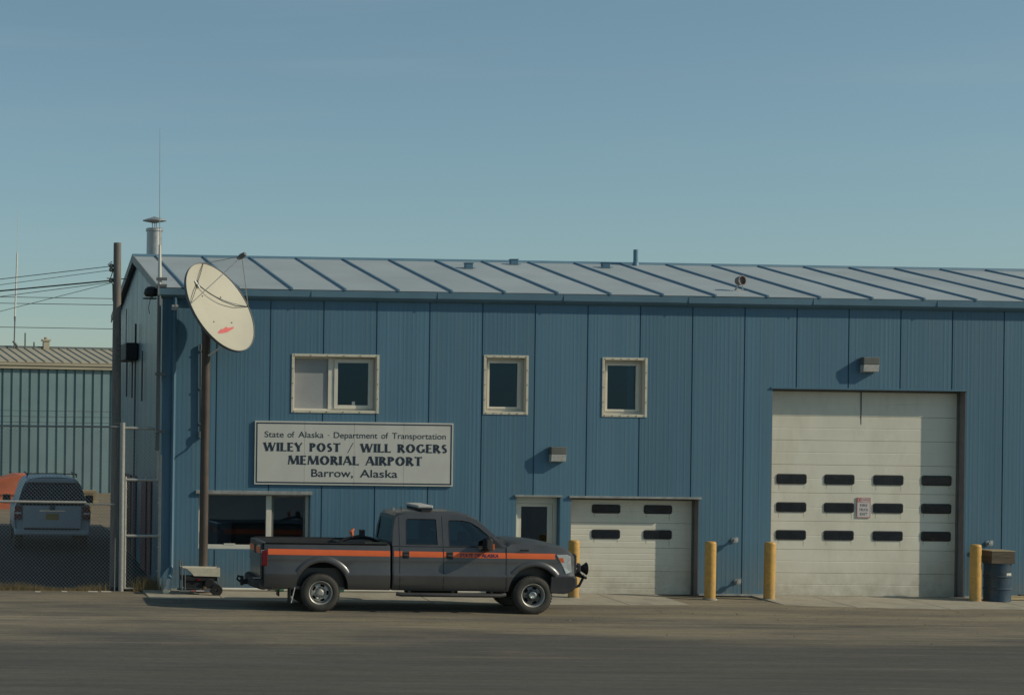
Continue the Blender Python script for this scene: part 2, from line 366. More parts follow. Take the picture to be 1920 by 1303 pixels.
# gable end panels
for k in range(10):
    y0 = k*PW*1.0007; pp = panel_profile(100+k); b = MB(); lo = []; hi = []
    yst = [(y0+x, d) for x, d in pp]
    # add the ridge break
    ys2 = []
    for i, (y, d) in enumerate(yst):
        if i and yst[i-1][0] < RY < y: ys2.append((RY, d))
        ys2.append((y, d))
    b.rings([[(XL+d*1.6-.004, y, .05) for y, d in ys2], [(XL+d*1.6-.004, y, roofz(y)-.03) for y, d in ys2]], cap=False, closed=False)
    b.build('gable_panel', 'gable', bld, recalc=False)
box('back_wall', 'wall', XL+.01, XR, DEP-.05, DEP, 0, 6.8, bld)
box('end_wall', 'wall', XR-.05, XR, .05, DEP-.06, 0, 6.8, bld)
box('corner_trim', 'trim', XL-.035, XL+.07, -.018, .05, .05, 6.72, bld)
box('base_trim', 'drip', XL+.08, 5.69, -.02, .03, .03, .075, bld); box('base_trim', 'drip', 9.97, 11.62, -.02, .03, .03, .075, bld); box('base_trim', 'drip', 16.2, XR, -.02, .03, .03, .075, bld)
# roof
rf = MB()
for s in (0, 1):
    f = (lambda y: y) if s == 0 else (lambda y: 2*RY-y)
    y0, y1 = f(-.17), f(RY)
    rf.rings([[(XL-.14, y0, EZ-.03), (XR+.14, y0, EZ-.03), (XR+.14, y0, EZ-.008), (XL-.14, y0, EZ-.008)], [(XL-.14, y1, RZ-.04), (XR+.14, y1, RZ-.04), (XR+.14, y1, RZ-.01), (XL-.14, y1, RZ-.01)]])
roof = rf.build('roof', 'rooftrim', bld)
RX0 = .448-2*PW
edges = [XL-.13]+[RX0+i*PW for i in range(20)]+[XR+.13]
for i in range(len(edges)-1):
    a, c = edges[i]+.012, edges[i+1]-.012; b = MB(); n = 5
    top = []; bot = []
    for j in range(n+1):
        y = -.18+(RY-.06+.18)*j/n; wob = random.uniform(-.004, .004)
        bot.append((y, EZ+SL*(y+.2)+.001)); top.append((y, EZ+SL*(y+.2)+.010+wob))
    b.rings([[(a, y, z) for y, z in top], [(.5*(a+c), y, z+random.uniform(-.003, .004)) for y, z in top], [(c, y, z) for y, z in top]], cap=False, closed=False)
    b.rings([[(a, top[0][0], bot[0][1]), (c, top[0][0], bot[0][1])], [(a, top[0][0], top[0][1]), (c, top[0][0], top[0][1])]], cap=False, closed=False)
    b.build('roof_panel', 'roof', roof, recalc=False)
ribme = None
for x in edges[1:-1]:
    if ribme is None:
        b = MB(); ya, yb = -.20, RY-.05
        def rp(y, h, dx): return (dx, y, EZ+SL*(y+.2)+h)
        b.rings([[rp(ya, .0, -.028), rp(ya, .05, -.018), rp(ya, .05, .018), rp(ya, .0, .028)], [rp(yb, .0, -.028), rp(yb, .05, -.018), rp(yb, .05, .018), rp(yb, .0, .028)]])
        o = b.build('roof_rib', 'rooftrim', roof); ribme = o.data; o.location.x = x
    else:
        o = bpy.data.objects.new('roof_rib', ribme); COL.objects.link(o); o.parent = roof; o.location.x = x
b = MB()
b.rings([[(x, RY-.22, RZ-.035), (x, RY-.2, RZ+.02), (x, RY, RZ+.055), (x, RY+.2, RZ+.02), (x, RY+.22, RZ-.035)] for x in (XL-.15, XR+.15)]); b.build('ridge_cap', 'rooftrim', roof)
for s in (0, 1):   # rake trims on the left gable
    f = (lambda y: y) if s == 0 else (lambda y: 2*RY-y)
    b = MB(); b.rings([[(x, f(-.2), EZ-.17), (x, f(-.2), EZ+.03), (x, f(RY), RZ+.04), (x, f(RY), RZ-.17)] for x in (XL-.16, XL-.135)]); b.build('rake_trim', 'drip', roof)
b = MB(); b.rings([[(x, 2*RY+.2, EZ-.02), (x, 2*RY+.2, EZ+.0), (x, 2*RY+.2, EZ-.15)] for x in (XL-.1, XR)], cap=False)
gut = MB(); prof = [(-.012, EZ-.235), (-.10, EZ-.20), (-.168, EZ-.15), (-.185, EZ-.005), (-.17, EZ-.005), (-.15, EZ-.02), (-.012, EZ-.02)]
xs = [XL-.14, .9, 3.8, 6.7, 9.6, 12.5, 15.4, 18.3, XR+.1]
for i in range(len(xs)-1):
    g = MB(); dz = random.uniform(-.004, .004)
    g.rings([[(x, y, z+dz) for y, z in prof] for x in (xs[i]+.002, xs[i+1]-.002)]); g.build('gutter', 'rooftrim', bld)
    box('gutter_joint', 'rooftrim', xs[i+1]-.007, xs[i+1]+.007, -.188, -.014, EZ-.155, EZ-.002, bld)
# downspout with a broken white elbow
d = MB().tube([(-2.2, -.09, EZ-.2), (-2.2, -.06, 6.3), (-2.2, -.06, .62), (-2.23, -.16, .45), (-2.29, -.42, .30)], .05, 8).build('downspout', 'trim', bld, smooth=40)
MB().tube([(-2.29, -.43, .30), (-2.33, -.62, .17), (-2.40, -.82, .07)], [.055, .06, .08], 6).build('elbow', 'pvc', d)
box('bracket', 'lampface', -2.27, -2.13, -.12, -.005, 6.38, 6.5, d)
# roof vents, stack
for x, y in ((5.78, 4.48), (7.24, 5.49), (9.51, 5.11)):
    z = EZ+SL*(y+.2); v = MB(); v.box(x-.09, x+.09, y-.09, y+.09, z-.03, z+.13); v.box(x-.105, x+.105, y-.105, y+.105, z+.13, z+.15)
    v.box(x-.22, x+.14, y-.16, y-.12, z+.005, z+.02); v.build('roof_vent', 'trim', roof)
v = MB().lathe([(0, 8.48), (.06, 8.48), (.06, 8.16), (.075, 8.15), (.09, 8.05), (.14, 8.0)], (10.52, 5.72, 0)).build('vent_pipe', 'rooftrim', roof, smooth=40)
ch = MB().lathe([(.20, 7.9), (.20, 8.80), (.225, 8.80), (.225, 8.86), (.20, 8.88), (.17, 8.88), (.17, 8.4)], (-2.0, 6.35, 0), n=28).build('chimney', 'metal', roof, smooth=40)
cc = MB().lathe([(.0, 9.19), (.31, 9.09), (.31, 9.07), (.03, 9.01), (.0, 9.01)], (-2.0, 6.35, 0), n=28)
for k in range(3):
    a = k*2.1+.5; cc.tube([(-2.0+.06*math.cos(a), 6.35+.06*math.sin(a), 8.8), (-2.0+.06*math.cos(a), 6.35+.06*math.sin(a), 9.05)], .012, 5)
cc.build('rain_cap', 'metal', roof, smooth=30)

# windows -----------------------------------------------------------------------------------
def frame_rect(mb, x0, x1, z0, z1, w, y0, y1, wl=None, wr=None, wt=None, wb=None):
    wl = wl or w; wr = wr or w; wt = wt or w; wb = wb or w
    mb.box(x0, x0+wl, y0, y1, z0, z1); mb.box(x1-wr, x1, y0, y1, z0, z1)
    mb.box(x0+wl, x1-wr, y0, y1, z1-wt, z1); mb.box(x0+wl, x1-wr, y0, y1, z0, z0+wb)
def lining(x0, x1, z0, z1, depth, m='trim', bottom=True):
    mb = MB(); t = .012
    mb.box(x0, x0+t, .002, depth, z0, z1); mb.box(x1-t, x1, .002, depth, z0, z1); mb.box(x0+t, x1-t, .002, depth, z1-t, z1)
    if bottom: mb.box(x0+t, x1-t, .002, depth, z0, z0+t)
    return mb
def room(x0, x1, z0, z1, y0=.3, y1=2.6, name='room_interior', m='interior'):
    mb = MB(); mb.quad((x0, y1, z0), (x1, y1, z0), (x1, y1, z1), (x0, y1, z1)); mb.quad((x0, y0, z0), (x0, y1, z0), (x0, y1, z1), (x0, y0, z1)); mb.quad((x1, y0, z0), (x1, y1, z0), (x1, y1, z1), (x1, y0, z1))
    mb.quad((x0, y0, z0), (x1, y0, z0), (x1, y1, z0), (x0, y1, z0)); mb.quad((x0, y0, z1), (x1, y0, z1), (x1, y1, z1), (x0, y1, z1)); return mb.build(name, m, bld, recalc=False)
def screws(parent, x0, x1, z0, z1, y):
    mb = MB()
    for i in range(6):
        for z in (z0+.03, z1-.03):
            x = x0+.06+(x1-x0-.12)*i/5; mb.box(x-.008, x+.008, y-.006, y, z-.01, z+.01)
    for i in range(1, 4):
        for x in (x0+.03, x1-.03):
            z = z0+(z1-z0)*i/4; mb.box(x-.008, x+.008, y-.006, y, z-.01, z+.01)
    mb.build('screw', 'oldwood', parent)['kind'] = 'stuff'
def window(x0, x1, z0, z1, kind):
    D = .20
    w = MB(); frame_rect(w, x0, x1, z0, z1, .055, -.018, .002); win = w.build('window', 'cream', bld, bevel=.004)
    screws(win, x0, x1, z0, z1, -.022)
    a, c, e, g = x0+.052, x1-.052, z0+.052, z1-.052
    lining(a, c, e, g, D+.06, 'vinyl').build('lining', 'vinyl', win)
    if kind == 'double':
        m0, m1 = 1.37, 1.50
        f = MB(); frame_rect(f, a+.012, c-.012, e+.012, g-.012, .035, D-.03, D+.03); f.box(m0, m1, D-.04, D+.03, e+.04, g-.04); f.build('frame', 'vinyl', win, bevel=.004)
        box('blind', 'blind', a+.045, m0-.004, D+.0, D+.012, e+.045, g-.045, win)
        s = MB(); frame_rect(s, m1+.004, c-.05, e+.05, g-.05, .085, D-.06, D+.02, wr=.11); s.build('sash', 'vinyl', win, bevel=.005)
        box('pane', 'wglass', m1+.08, c-.15, D-.01, D-.004, e+.125, g-.125, win)
        box('sticker', 'vinyl', 1.93, 2.0, D-.02, D-.012, e+.14, e+.22, win)
    else:
        s = MB(); frame_rect(s, a+.013, c-.013, e+.013, g-.013, .06, D-.035, D+.03); s.build('frame', 'vinyl', win, bevel=.005)
        s = MB(); frame_rect(s, a+.075, c-.075, e+.075, g-.075, .05, D-.065, D+.02, wr=.08); s.build('sash', 'vinyl', win, bevel=.005)
        box('pane', 'wglass', a+.12, c-.15, D-.02, D-.014, e+.12, g-.12, win)
    return win
window(.496, 2.504, 4.10, 5.44, 'double'); window(4.915, 5.95, 4.12, 5.475, 'single'); window(7.66, 8.71, 4.10, 5.46, 'single')
box('curtain', 'blind', 8.36, 8.50, .30, .33, 4.2, 5.35, bld)
room(-.2, 3.2, 3.6, 5.9); room(4.4, 6.5, 3.6, 5.9); room(7.1, 9.3, 3.6, 5.9)
# low picture window
lw = lining(-1.60, .975, .96, 2.27, .34).build('picture_window', 'trim', bld)
h = MB(); h.box(-1.66, 1.0, -.05, .01, 2.262, 2.31); h.box(-1.66, 1.0, -.058, -.05, 2.235, 2.30); h.build('drip_flashing', 'drip', lw)
f = MB(); f.box(-1.585, -1.50, .16, .24, .975, 2.255); f.box(-1.5, .90, .16, .24, 2.20, 2.255); f.box(.89, .962, .16, .24, .975, 2.255); f.box(-1.5, .89, .14, .24, .975, 1.07); f.box(-.02, .105, .15, .24, 1.07, 2.20); f.build('frame', 'vinyl', lw, bevel=.006)
f = MB(); frame_rect(f, .105, .89, 1.07, 2.20, .05, .18, .23); f.build('sash', 'bronze', lw)
box('pane', 'oglass', -1.5, -.02, .20, .206, 1.07, 2.2, lw); box('pane', 'oglass', .155, .84, .20, .206, 1.12, 2.15, lw)
box('latch', 'vinyl', -.98, -.72, .135, .158, 1.072, 1.10, lw); box('latch', 'vinyl', -1.50, -1.465, .14, .16, 1.10, 1.38, lw)
room(-2.2, 1.6, .7, 2.6, .36, 1.6, m='office'); box('desk', 'oldwood', -.6, .9, .9, 1.5, .75, 1.50, bld)
# entrance door
dl = lining(5.70, 6.735, .02, 2.26, .36, bottom=False).build('entrance_door', 'trim', bld)
h = MB(); h.box(5.67, 6.77, -.045, .01, 2.25, 2.29); h.build('drip_flashing', 'drip', dl)
f = MB(); f.box(5.715, 5.80, .20, .32, .02, 2.245); f.box(6.64, 6.72, .20, .32, .02, 2.245); f.box(5.80, 6.64, .20, .32, 2.09, 2.245); f.build('door_frame', 'door', dl, bevel=.004)
lf = MB(); frame_rect(lf, 5.805, 6.635, .03, 2.085, .1, .25, .295, wl=.10, wr=.12, wt=.07, wb=.95); leaf = lf.build('door_leaf', 'door', dl, bevel=.004)
box('pane', 'oglass', 5.905, 6.515, .27, .276, .98, 2.015, leaf)
MB().tube([(6.56, .25, 1.02), (6.56, .19, 1.02), (6.46, .19, 1.02)], .012, 6).build('handle', 'metal', leaf)
room(5.5, 6.9, -.05, 2.5, .38, 3.0)
# garage doors
def garage(name, x0, x1, top, lines, groove, wins, zs):
    ln = lining(x0, x1, .0, top, .385, bottom=False).build(name, 'jamb', bld)
    jb = MB(); jb.box(x0+.013, x0+.05, .27, .38, .0, top-.013); jb.box(x1-.045, x1-.013, .25, .38, 0, top-.013); jb.box(x0+.05, x1-.045, .27, .38, top-.06, top-.013); jb.build('track_trim', 'bronze', ln)
    a, c = x0+.03, x1-.03
    cuts = [0.012]+sorted(lines)+[top-.03]
    secs = []
    for i in range(len(cuts)-1):
        z0, z1 = cuts[i]+.0015, cuts[i+1]-.0015; pr = [(.36, z0), (.324, z0), (.314, z0+.007)]
        nz = max(1, round((z1-z0)/groove))
        for j in range(1, nz):
            z = z0+(z1-z0)*j/nz; pr += [(.314, z-.012), (.318, z-.003), (.318, z+.003), (.314, z+.012)]
        pr += [(.314, z1-.007), (.324, z1), (.36, z1)]
        b = MB(); b.rings([[(x, y, z) for y, z in pr] for x in (a, c)]); s = b.build('door_section', 'door', ln)
        secs.append((z0, z1, s))
    for (zc0, zc1) in zs:
        for (p0, p1) in wins:
            sec = [s for z0, z1, s in secs if z0 <= .5*(zc0+zc1) <= z1]; par = sec[0] if sec else ln
            def rr(mb, X0, X1, Z0, Z1, r, y0, y1):
                pts = []
                for cx, cz, a0 in ((X1-r, Z1-r, 0), (X0+r, Z1-r, 90), (X0+r, Z0+r, 180), (X1-r, Z0+r, 270)):
                    for q in range(5): t = math.radians(a0+q*22.5); pts.append((cx+r*math.cos(t), cz+r*math.sin(t)))
                mb.rings([[(x, y0, z) for x, z in pts], [(x, y1, z) for x, z in pts]])
            mb = MB(); rr(mb, p0, p1, zc0, zc1, .05, .294, .33); o = mb.build('light_frame', 'black', ln, bevel=.008)
            mb = MB(); rr(mb, p0+.028, p1-.028, zc0+.028, zc1-.028, .03, .290, .31); mb.build('pane', 'tintpane', o)
    b = MB()
    for zc0, zc1 in zs:
        for p0, p1 in wins:
            for x in (p0+.05, p1-.07):
                L_ = random.uniform(.08, .17); b.quad((x, .3128, zc0-.01), (x+.022, .3128, zc0-.01), (x+.017, .3128, zc0-L_), (x+.005, .3128, zc0-L_))
    b.build('rust_run', 'stain', ln, recalc=False)['kind'] = 'stuff'
    return ln
M_['stain'] = mat('rust_stain', (.50, .45, .32), .6, var=.1)
M_['tintpane'] = mat('door_light_glass', (.012, .016, .022), .12, var=.1, spec=.6)
sg = garage('small_garage_door', 6.975, 9.96, 2.245, [.546, 1.085, 1.66], .145, [(7.575, 8.24), (8.79, 9.452)], [(1.875, 2.08), (1.29, 1.505)])
h = MB(); h.box(6.93, 10.0, -.05, .01, 2.24, 2.285); h.build('drip_flashing', 'drip', sg)
bg_ = garage('big_garage_door', 11.635, 16.19, 4.81, [.546, 1.09, 1.745, 2.40, 3.055, 3.62, 4.18], .30, [(11.9, 12.61), (13.03, 13.74), (14.19, 14.9), (15.33, 16.04)], [(2.605, 2.84), (1.955, 2.185), (1.313, 1.54)])
h = MB(); h.box(11.6, 16.22, -.03, .01, 4.80, 4.835); h.build('drip_flashing', 'trim', bg_)
MB().tube([(13.87, .30, 4.75), (13.88, .32, 4.0)], .012, 5).build('pull_cord', 'black', bg_)
# items on the gable
for y0, y1 in ((7.0, 8.6), (5.6, 6.2), (3.0, 4.1), (1.9, 2.6)):
    box('gable_sheet', 'redbrown', XL-.05, XL-.028, y0, y1, .2, 2.42, bld)  # thin red-brown sheets along the lower gable

# ------------------------------------------------------------------ fittings on the building (own things)
sg = empty('airport_sign', (1.95, -.05, 3.18), 'large white sign board naming the memorial airport in dark lettering', 'sign')
def P(o, mb, name, m, **k):
    ob = mb.build(name, m, o, **k); ob.matrix_parent_inverse = Matrix.Translation(o.location).inverted(); return ob
X0, X1, Z0, Z1 = -.335, 4.225, 2.462, 3.905
wd = (X1-X0)/4
for i in range(4): P(sg, MB().box(X0+wd*i+.002, X0+wd*(i+1)-.002, -.05, -.012, Z0, Z1), 'board', 'signw', bevel=.002)
mb = MB(); frame_rect(mb, X0+.035, X1-.035, Z0+.035, Z1-.035, .028, -.0535, -.0515); P(sg, mb, 'border_line', 'signk')
def T(*a, **k):
    o = text(*a, **k); o.matrix_parent_inverse = Matrix.Translation(o.parent.location).inverted(); return o
def words(line, x0, x1, z0, z1, bold, space=.62):
    """one part per word, laid out on one baseline; word widths follow the letter count"""
    ws_ = line.split(' '); wt = {'I': .42, 'L': .78, 'W': 1.4, 'M': 1.3, '/': .6, '-': .5, 'l': .42, 'i': .4, 'r': .6, 't': .6, 'f': .5, 'm': 1.4, 'w': 1.25, ',': .4, 'E': .85, 'S': .85, 'P': .9, 'T': .9, 'D': 1.15, 'O': 1.2, 'A': 1.1, 'G': 1.15, 'R': 1.0, 'Y': 1.0, 'B': 1.0}
    lens = [sum(wt.get(c, .9) for c in w_) for w_ in ws_]; tot = sum(lens)+space*1.25*(len(ws_)-1); u = (x1-x0)/tot; x = x0
    for w_, l in zip(ws_, lens):
        if w_ == '-': P(sg, MB().box(x+.15*l*u, x+.85*l*u, -.0535, -.0515, z0+(z1-z0)*.38, z0+(z1-z0)*.46), 'dash', 'signk')
        elif w_ == '/':
            P(sg, MB().prism([(x, z0-.02), (x+.03, z0-.02), (x+l*u, z1+.02), (x+l*u-.03, z1+.02)], -.0535, -.0515), 'slash', 'signk')
        else: T('lettering', w_, 'signk', sg, x, x+l*u, z0, z1, -.053, bold=bold)
        x += (l+space*1.25)*u
def flared(word, x0, x1, z0, z1):
    """heavy flared capitals drawn stroke by stroke (letter height 1, baseline 0)"""
    t, n_ = .25, .12
    def st(a, b_, w_, fl=1.38):
        a, b_ = Vector(a), Vector(b_); d = (b_-a).normalized(); nn = Vector((-d.y, d.x))*w_/2; q = (b_-a).length; e = min(.16, q*.3)
        L_ = [a-nn*fl, a+d*e-nn, b_-d*e-nn, b_-nn*fl]; R_ = [b_+nn*fl, b_-d*e+nn, a+d*e+nn, a+nn*fl]; return [L_+R_]
    def arc(cx, cy, rx_, ry_, a0, a1, wt_, wn_):
        out = []; m_ = max(6, int(abs(a1-a0)/12))
        def pt(a, k): r = math.radians(a); ww = wt_*abs(math.cos(r))+wn_*abs(math.sin(r)); return Vector((cx+(rx_-(ww if k else 0))*math.cos(r), cy+(ry_-(ww if k else 0))*math.sin(r)))
        for i in range(m_):
            p0, p1 = a0+(a1-a0)*i/m_, a0+(a1-a0)*(i+1)/m_; out.append([pt(p0, 0), pt(p1, 0), pt(p1, 1), pt(p0, 1)])
        return out
    G_ = {
     'I': (.30, lambda: st((.15, 0), (.15, 1), t)),
     'L': (.62, lambda: st((.15, 0), (.15, 1), t)+st((.08, .05), (.60, .05), n_)+[[Vector((.50, .0)), Vector((.61, .0)), Vector((.61, .24)), Vector((.57, .1))]]),
     'E': (.64, lambda: st((.15, 0), (.15, 1), t)+st((.08, .05), (.60, .05), n_)+st((.15, .52), (.52, .52), n_)+st((.08, .95), (.58, .95), n_)),
     'T': (.74, lambda: st((.37, 0), (.37, 1), t)+st((.02, .95), (.72, .95), n_, 1.9)),
     'P': (.66, lambda: st((.15, 0), (.15, 1), t)+arc(.28, .72, .36, .28, -90, 90, t, n_)+[[Vector((.15, .90)), Vector((.29, .90)), Vector((.29, 1.0)), Vector((.15, 1.0))], [Vector((.15, .44)), Vector((.29, .44)), Vector((.29, .54)), Vector((.15, .54))]]),
     'R': (.76, lambda: G_['P'][1]()+st((.34, .48), (.70, .0), t*.95)),
     'Y': (.80, lambda: st((.08, 1), (.40, .46), t)+st((.74, 1), (.40, .46), n_)+st((.40, 0), (.40, .52), t)),
     'W': (1.22, lambda: st((.08, 1), (.36, 0), t)+st((.36, 0), (.60, .95), n_)+st((.60, 1), (.86, 0), t)+st((.86, 0), (1.14, 1), n_)),
     'M': (1.10, lambda: st((.08, 0), (.16, 1), n_)+st((.20, 1), (.54, .05), t)+st((.54, .05), (.88, 1), n_)+st((.98, 0), (.90, 1), t)),
     'A': (.86, lambda: st((.06, 0), (.42, 1), n_)+st((.42, 1), (.78, 0), t)+st((.20, .32), (.66, .32), n_*.9, 1)),
     'O': (.96, lambda: arc(.48, .5, .46, .52, 0, 360, t, n_)),
     'G': (.90, lambda: arc(.48, .5, .46, .52, 48, 318, t, n_)+st((.76, .08), (.76, .46), t*.9)),
     'S': (.62, lambda: arc(.31, .73, .25, .285, 35, 235, t*.75, n_)+arc(.31, .27, .27, .285, -145, 60, t*.75, n_)+st((.17, .62), (.46, .40), t*.95, 1)),
    }
    tot = sum(G_[c][0]+.07 for c in word)-.07; u = (x1-x0)/tot; x = 0; b = MB(); lay = 0
    for c in word:
        for poly in G_[c][1]():
            lay = (lay+1) % 7; b.quad(*[(x0+(x+q.x)*u, -.0530-.00025*lay, z0+q.y*(z1-z0)) for q in poly])
        x += G_[c][0]+.07
    bm = bmesh.new(); me = bpy.data.meshes.new('lettering'); me.from_pydata(b.v, [], b.f); bm.from_mesh(me)
    for f_ in bm.faces:
        f_.normal_update()
        if f_.normal.y > 0: f_.normal_flip()
    bm.to_mesh(me); bm.free(); o = link('lettering', me, 'signk', sg); o.matrix_parent_inverse = Matrix.Translation(sg.location).inverted(); o['kind'] = 'stuff'; return o
words('State of Alaska - Department of Transportation', -.11, 4.05, 3.536, 3.672, .004)
flared('WILEY', -.13, .76, 3.222, 3.415); flared('POST', .92, 1.63, 3.222, 3.415); flared('WILL', 2.09, 2.79, 3.222, 3.415); flared('ROGERS', 2.94, 4.09, 3.222, 3.415)
P(sg, MB().prism([(1.79, 3.20), (1.805, 3.20), (1.93, 3.43), (1.915, 3.43)], -.0535, -.0515), 'slash', 'signk')
flared('MEMORIAL', .43, 2.06, 2.925, 3.125); flared('AIRPORT', 2.21, 3.51, 2.925, 3.125)
words('Barrow, Alaska', .97, 2.95, 2.65, 2.825, .010, .75)
def wall_light(x0, x1, z0, z1, label):
    o = empty('wall_light', ((x0+x1)/2, 0, z0), label, 'light', 'box lights on the blue wall')
    zm = z0+(z1-z0)*.52
    P(o, MB().prism([(x0, zm), (x1, zm), (x1, z1), (x0, z1)], -.20, -.012), 'housing', 'bronze', bevel=.012)
    b = MB(); b.rings([[(x0+.01, -.012, z0), (x1-.01, -.012, z0), (x1-.01, -.012, zm-.003), (x0+.01, -.012, zm-.003)], [(x0+.01, -.17, z0+.02), (x1-.01, -.17, z0+.02), (x1-.01, -.195, zm-.003), (x0+.01, -.195, zm-.003)]])
    P(o, b, 'lens', 'lampface', bevel=.006)
wall_light(6.44, 6.80, 3.05, 3.40, 'box wall light over the entrance door'); wall_light(13.67, 14.05, 5.20, 5.55, 'box wall light over the big garage door')
ex = empty('exit_sign', (13.96, .3, 1.84), 'small white fire truck exit sign on the big garage door', 'sign')
P(ex, MB().box(13.795, 14.125, .292, .305, 1.84, 2.317), 'plate', 'exitwhite', bevel=.004)
M_['exitred'] = mat('exit_red', (.42, .10, .10), .5, var=.1)
mb = MB(); frame_rect(mb, 13.80, 14.12, 1.845, 2.312, .012, .2905, .2918); P(ex, mb, 'border', 'exitred')
P(ex, MB().box(13.812, 13.905, .2904, .2917, 2.215, 2.30), 'header_block', 'exitred'); P(ex, MB().box(13.812, 14.108, .2904, .2917, 2.197, 2.207), 'rule', 'exitred')
P(ex, MB().lathe([(.028, .2890), (.038, .2890), (.038, .2902), (.028, .2902), (.028, .2890)], (13.858, 0, 2.257), 'Y', 20), 'symbol_ring', 'exitwhite')
T('lettering', 'PARKING', 'exitred', ex, 13.915, 14.10, 2.235, 2.282, .2908, bold=.01)
for s_, z in (('FIRE', 2.10), ('TRUCK', 2.0), ('EXIT', 1.90)):
    hw = .022*len(s_); T('lettering', s_, 'signk', ex, 13.96-hw, 13.96+hw, z, z+.062, .2908, bold=.012)

def stub(x, z, label):
    o = empty('wall_pipe_stub', (x, 0, z), label, 'pipe', 'pipe stubs on the wall')
    P(o, MB().lathe([(.0, -.01), (.06, -.01), (.06, -.03), (.028, -.035), (.028, -.10), (.05, -.10), (.052, -.155), (.0, -.16)], (x, 0, z), 'Y', 14), 'outlet', 'metal', smooth=40)
    P(o, MB().box(x-.015, x+.06, -.14, -.11, z+.03, z+.075), 'cap_lug', 'metal')
stub(10.77, 1.31, 'upper capped pipe stub on the wall between the garage doors'); stub(10.85, .36, 'lower capped pipe stub near the ground between the garage doors'); stub(16.74, 1.30, 'capped pipe stub on the wall above the blue drum')

# roof horn
hn = empty('roof_horn', (11.15, .85, 7.09), 'round grey horn on a small bracket at the roof edge', 'horn')
hc = Vector((11.19, .75, 7.33))
b = MB(); ax = Vector((.35, -.92, .05)).normalized(); s1 = ax.cross(Vector((0, 0, 1))).normalized(); s2 = s1.cross(ax)
def horn_ring(r, d, n=24): return [hc+ax*d+(s1*math.cos(2*math.pi*k/n)+s2*math.sin(2*math.pi*k/n))*r for k in range(n)]
b.rings([horn_ring(.05, -.12), horn_ring(.09, -.11), horn_ring(.105, -.03), horn_ring(.118, .05), horn_ring(.10, .05), horn_ring(.085, -.02), horn_ring(.03, -.03), horn_ring(.001, -.02)], cap=True); P(hn, b, 'bell', 'hornmetal', smooth=40)
b = MB(); b.tube([(11.08, .85, 7.08), (11.15, .8, 7.24)], .025, 6); b.tube([(11.25, .8, 7.08), (11.23, .76, 7.24)], .012, 5); b.box(11.0, 11.36, .74, .92, 7.07, 7.095); P(hn, b, 'bracket', 'metal')

# corner antenna mast with flood lamp
am = empty('antenna_mast', (-2.56, -.12, 0), 'thin whip antenna on a steel mast at the building corner', 'antenna')
P(am, MB().tube([(-2.56, -.12, 3.2), (-2.56, -.12, 7.0)], .045, 8), 'mast_pipe', 'dishback')
P(am, MB().tube([(-2.56, -.12, 6.95), (-2.565, -.12, 7.85)], [.05, .028], 8), 'antenna_base', 'pvc')
P(am, MB().tube([(-2.565, -.12, 7.8), (-2.58, -.12, 8.6), (-2.60, -.12, 10.5)], [.012, .008, .004], 6), 'whip', 'metal')
b = MB()
for z in (3.6, 4.9, 6.9, 7.05): b.box(-2.63, -2.40, -.19, -.06, z, z+.06)
P(am, b, 'clamp', 'dishback')
fl = empty('flood_lamp', (-2.66, -.12, 6.65), 'dark dome lamp on a plate beside the antenna mast', 'light')
P(fl, MB().lathe([(.0, 6.93), (.08, 6.92), (.15, 6.86), (.17, 6.76), (.13, 6.70), (.0, 6.70)], (-2.72, .15, 0), n=18), 'dome', 'black', smooth=50)
P(fl, MB().box(-2.9, -2.60, .02, .28, 6.64, 6.665), 'plate', 'dishback')
P(fl, MB().tube([(-2.72, .15, 6.66), (-2.72, .15, 6.72)], .04, 8), 'socket', 'metal')
P(fl, MB().tube([(-2.74, .1, 6.64), (-2.78, .1, 6.45), (-2.76, .1, 6.3)], .008, 5), 'loose_wire', 'black')
# meter box on the gable
eb = empty('meter_box', (XL, 6.8, 5.4), 'dark meter box with conduits on the shaded gable wall', 'box')
P(eb, MB().box(XL-.34, XL-.02, 5.6, 7.9, 5.42, 5.86), 'case', 'black', bevel=.03)
P(eb, MB().tube([(XL-.08, 5.7, 5.86), (XL-.08, 5.7, 6.35)], .025, 6), 'mast_tube', 'black')
for y, z1 in ((8.25, 4.5), (6.7, 4.45), (5.9, .3), (4.15, 4.35)): P(eb, MB().tube([(XL-.06, y, 5.60 if y > 5 and y < 8 else 5.6), (XL-.06, y, z1)], .022, 6), 'conduit', 'dishback')
P(eb, MB().tube([(XL-.06, 8.6, 6.9), (XL-.06, 8.6, 5.8), (XL-.08, 7.9, 5.7)], .012, 5), 'cable', 'black')

# ------------------------------------------------------------------ satellite dish
DC = Vector((-1.34, -1.30, 6.40)); DN = Vector((.64, -.624, .448)).normalized()
u0 = Vector((.573, 0, -.819)); u0 = (u0-DN*u0.dot(DN)).normalized(); v0 = DN.cross(u0).normalized()
if v0.z < 0: v0 = -v0
PX, PYb = -1.53, -.47
ds = empty('satellite_dish', (PX, PYb, 0), 'big cream satellite dish with red mark on a tall brown pole', 'satellite dish')
RD = 1.09
def dpt(r, a, off=0.): return DC+(u0*math.cos(a)+v0*math.sin(a))*r+DN*(.20*(r/RD)**2-.20+off)
n = 64; rr_ = [0.001, .15, .3, .45, .6, .75, .88, .98, 1.05, RD]
b = MB(); b.rings([[dpt(r, 2*math.pi*k/n) for k in range(n)] for r in rr_], cap=False); P(ds, b, 'reflector', 'dish', smooth=60)
b = MB(); b.rings([[dpt(r, 2*math.pi*k/n, -.03-.02*(r/RD)) for k in range(n)] for r in rr_]+[[dpt(RD+.008, 2*math.pi*k/n, -.05) for k in range(n)], [dpt(RD+.012, 2*math.pi*k/n, .012) for k in range(n)], [dpt(RD-.004, 2*math.pi*k/n, .014) for k in range(n)]], cap=False); P(ds, b, 'rim_and_back', 'dishback', smooth=60)
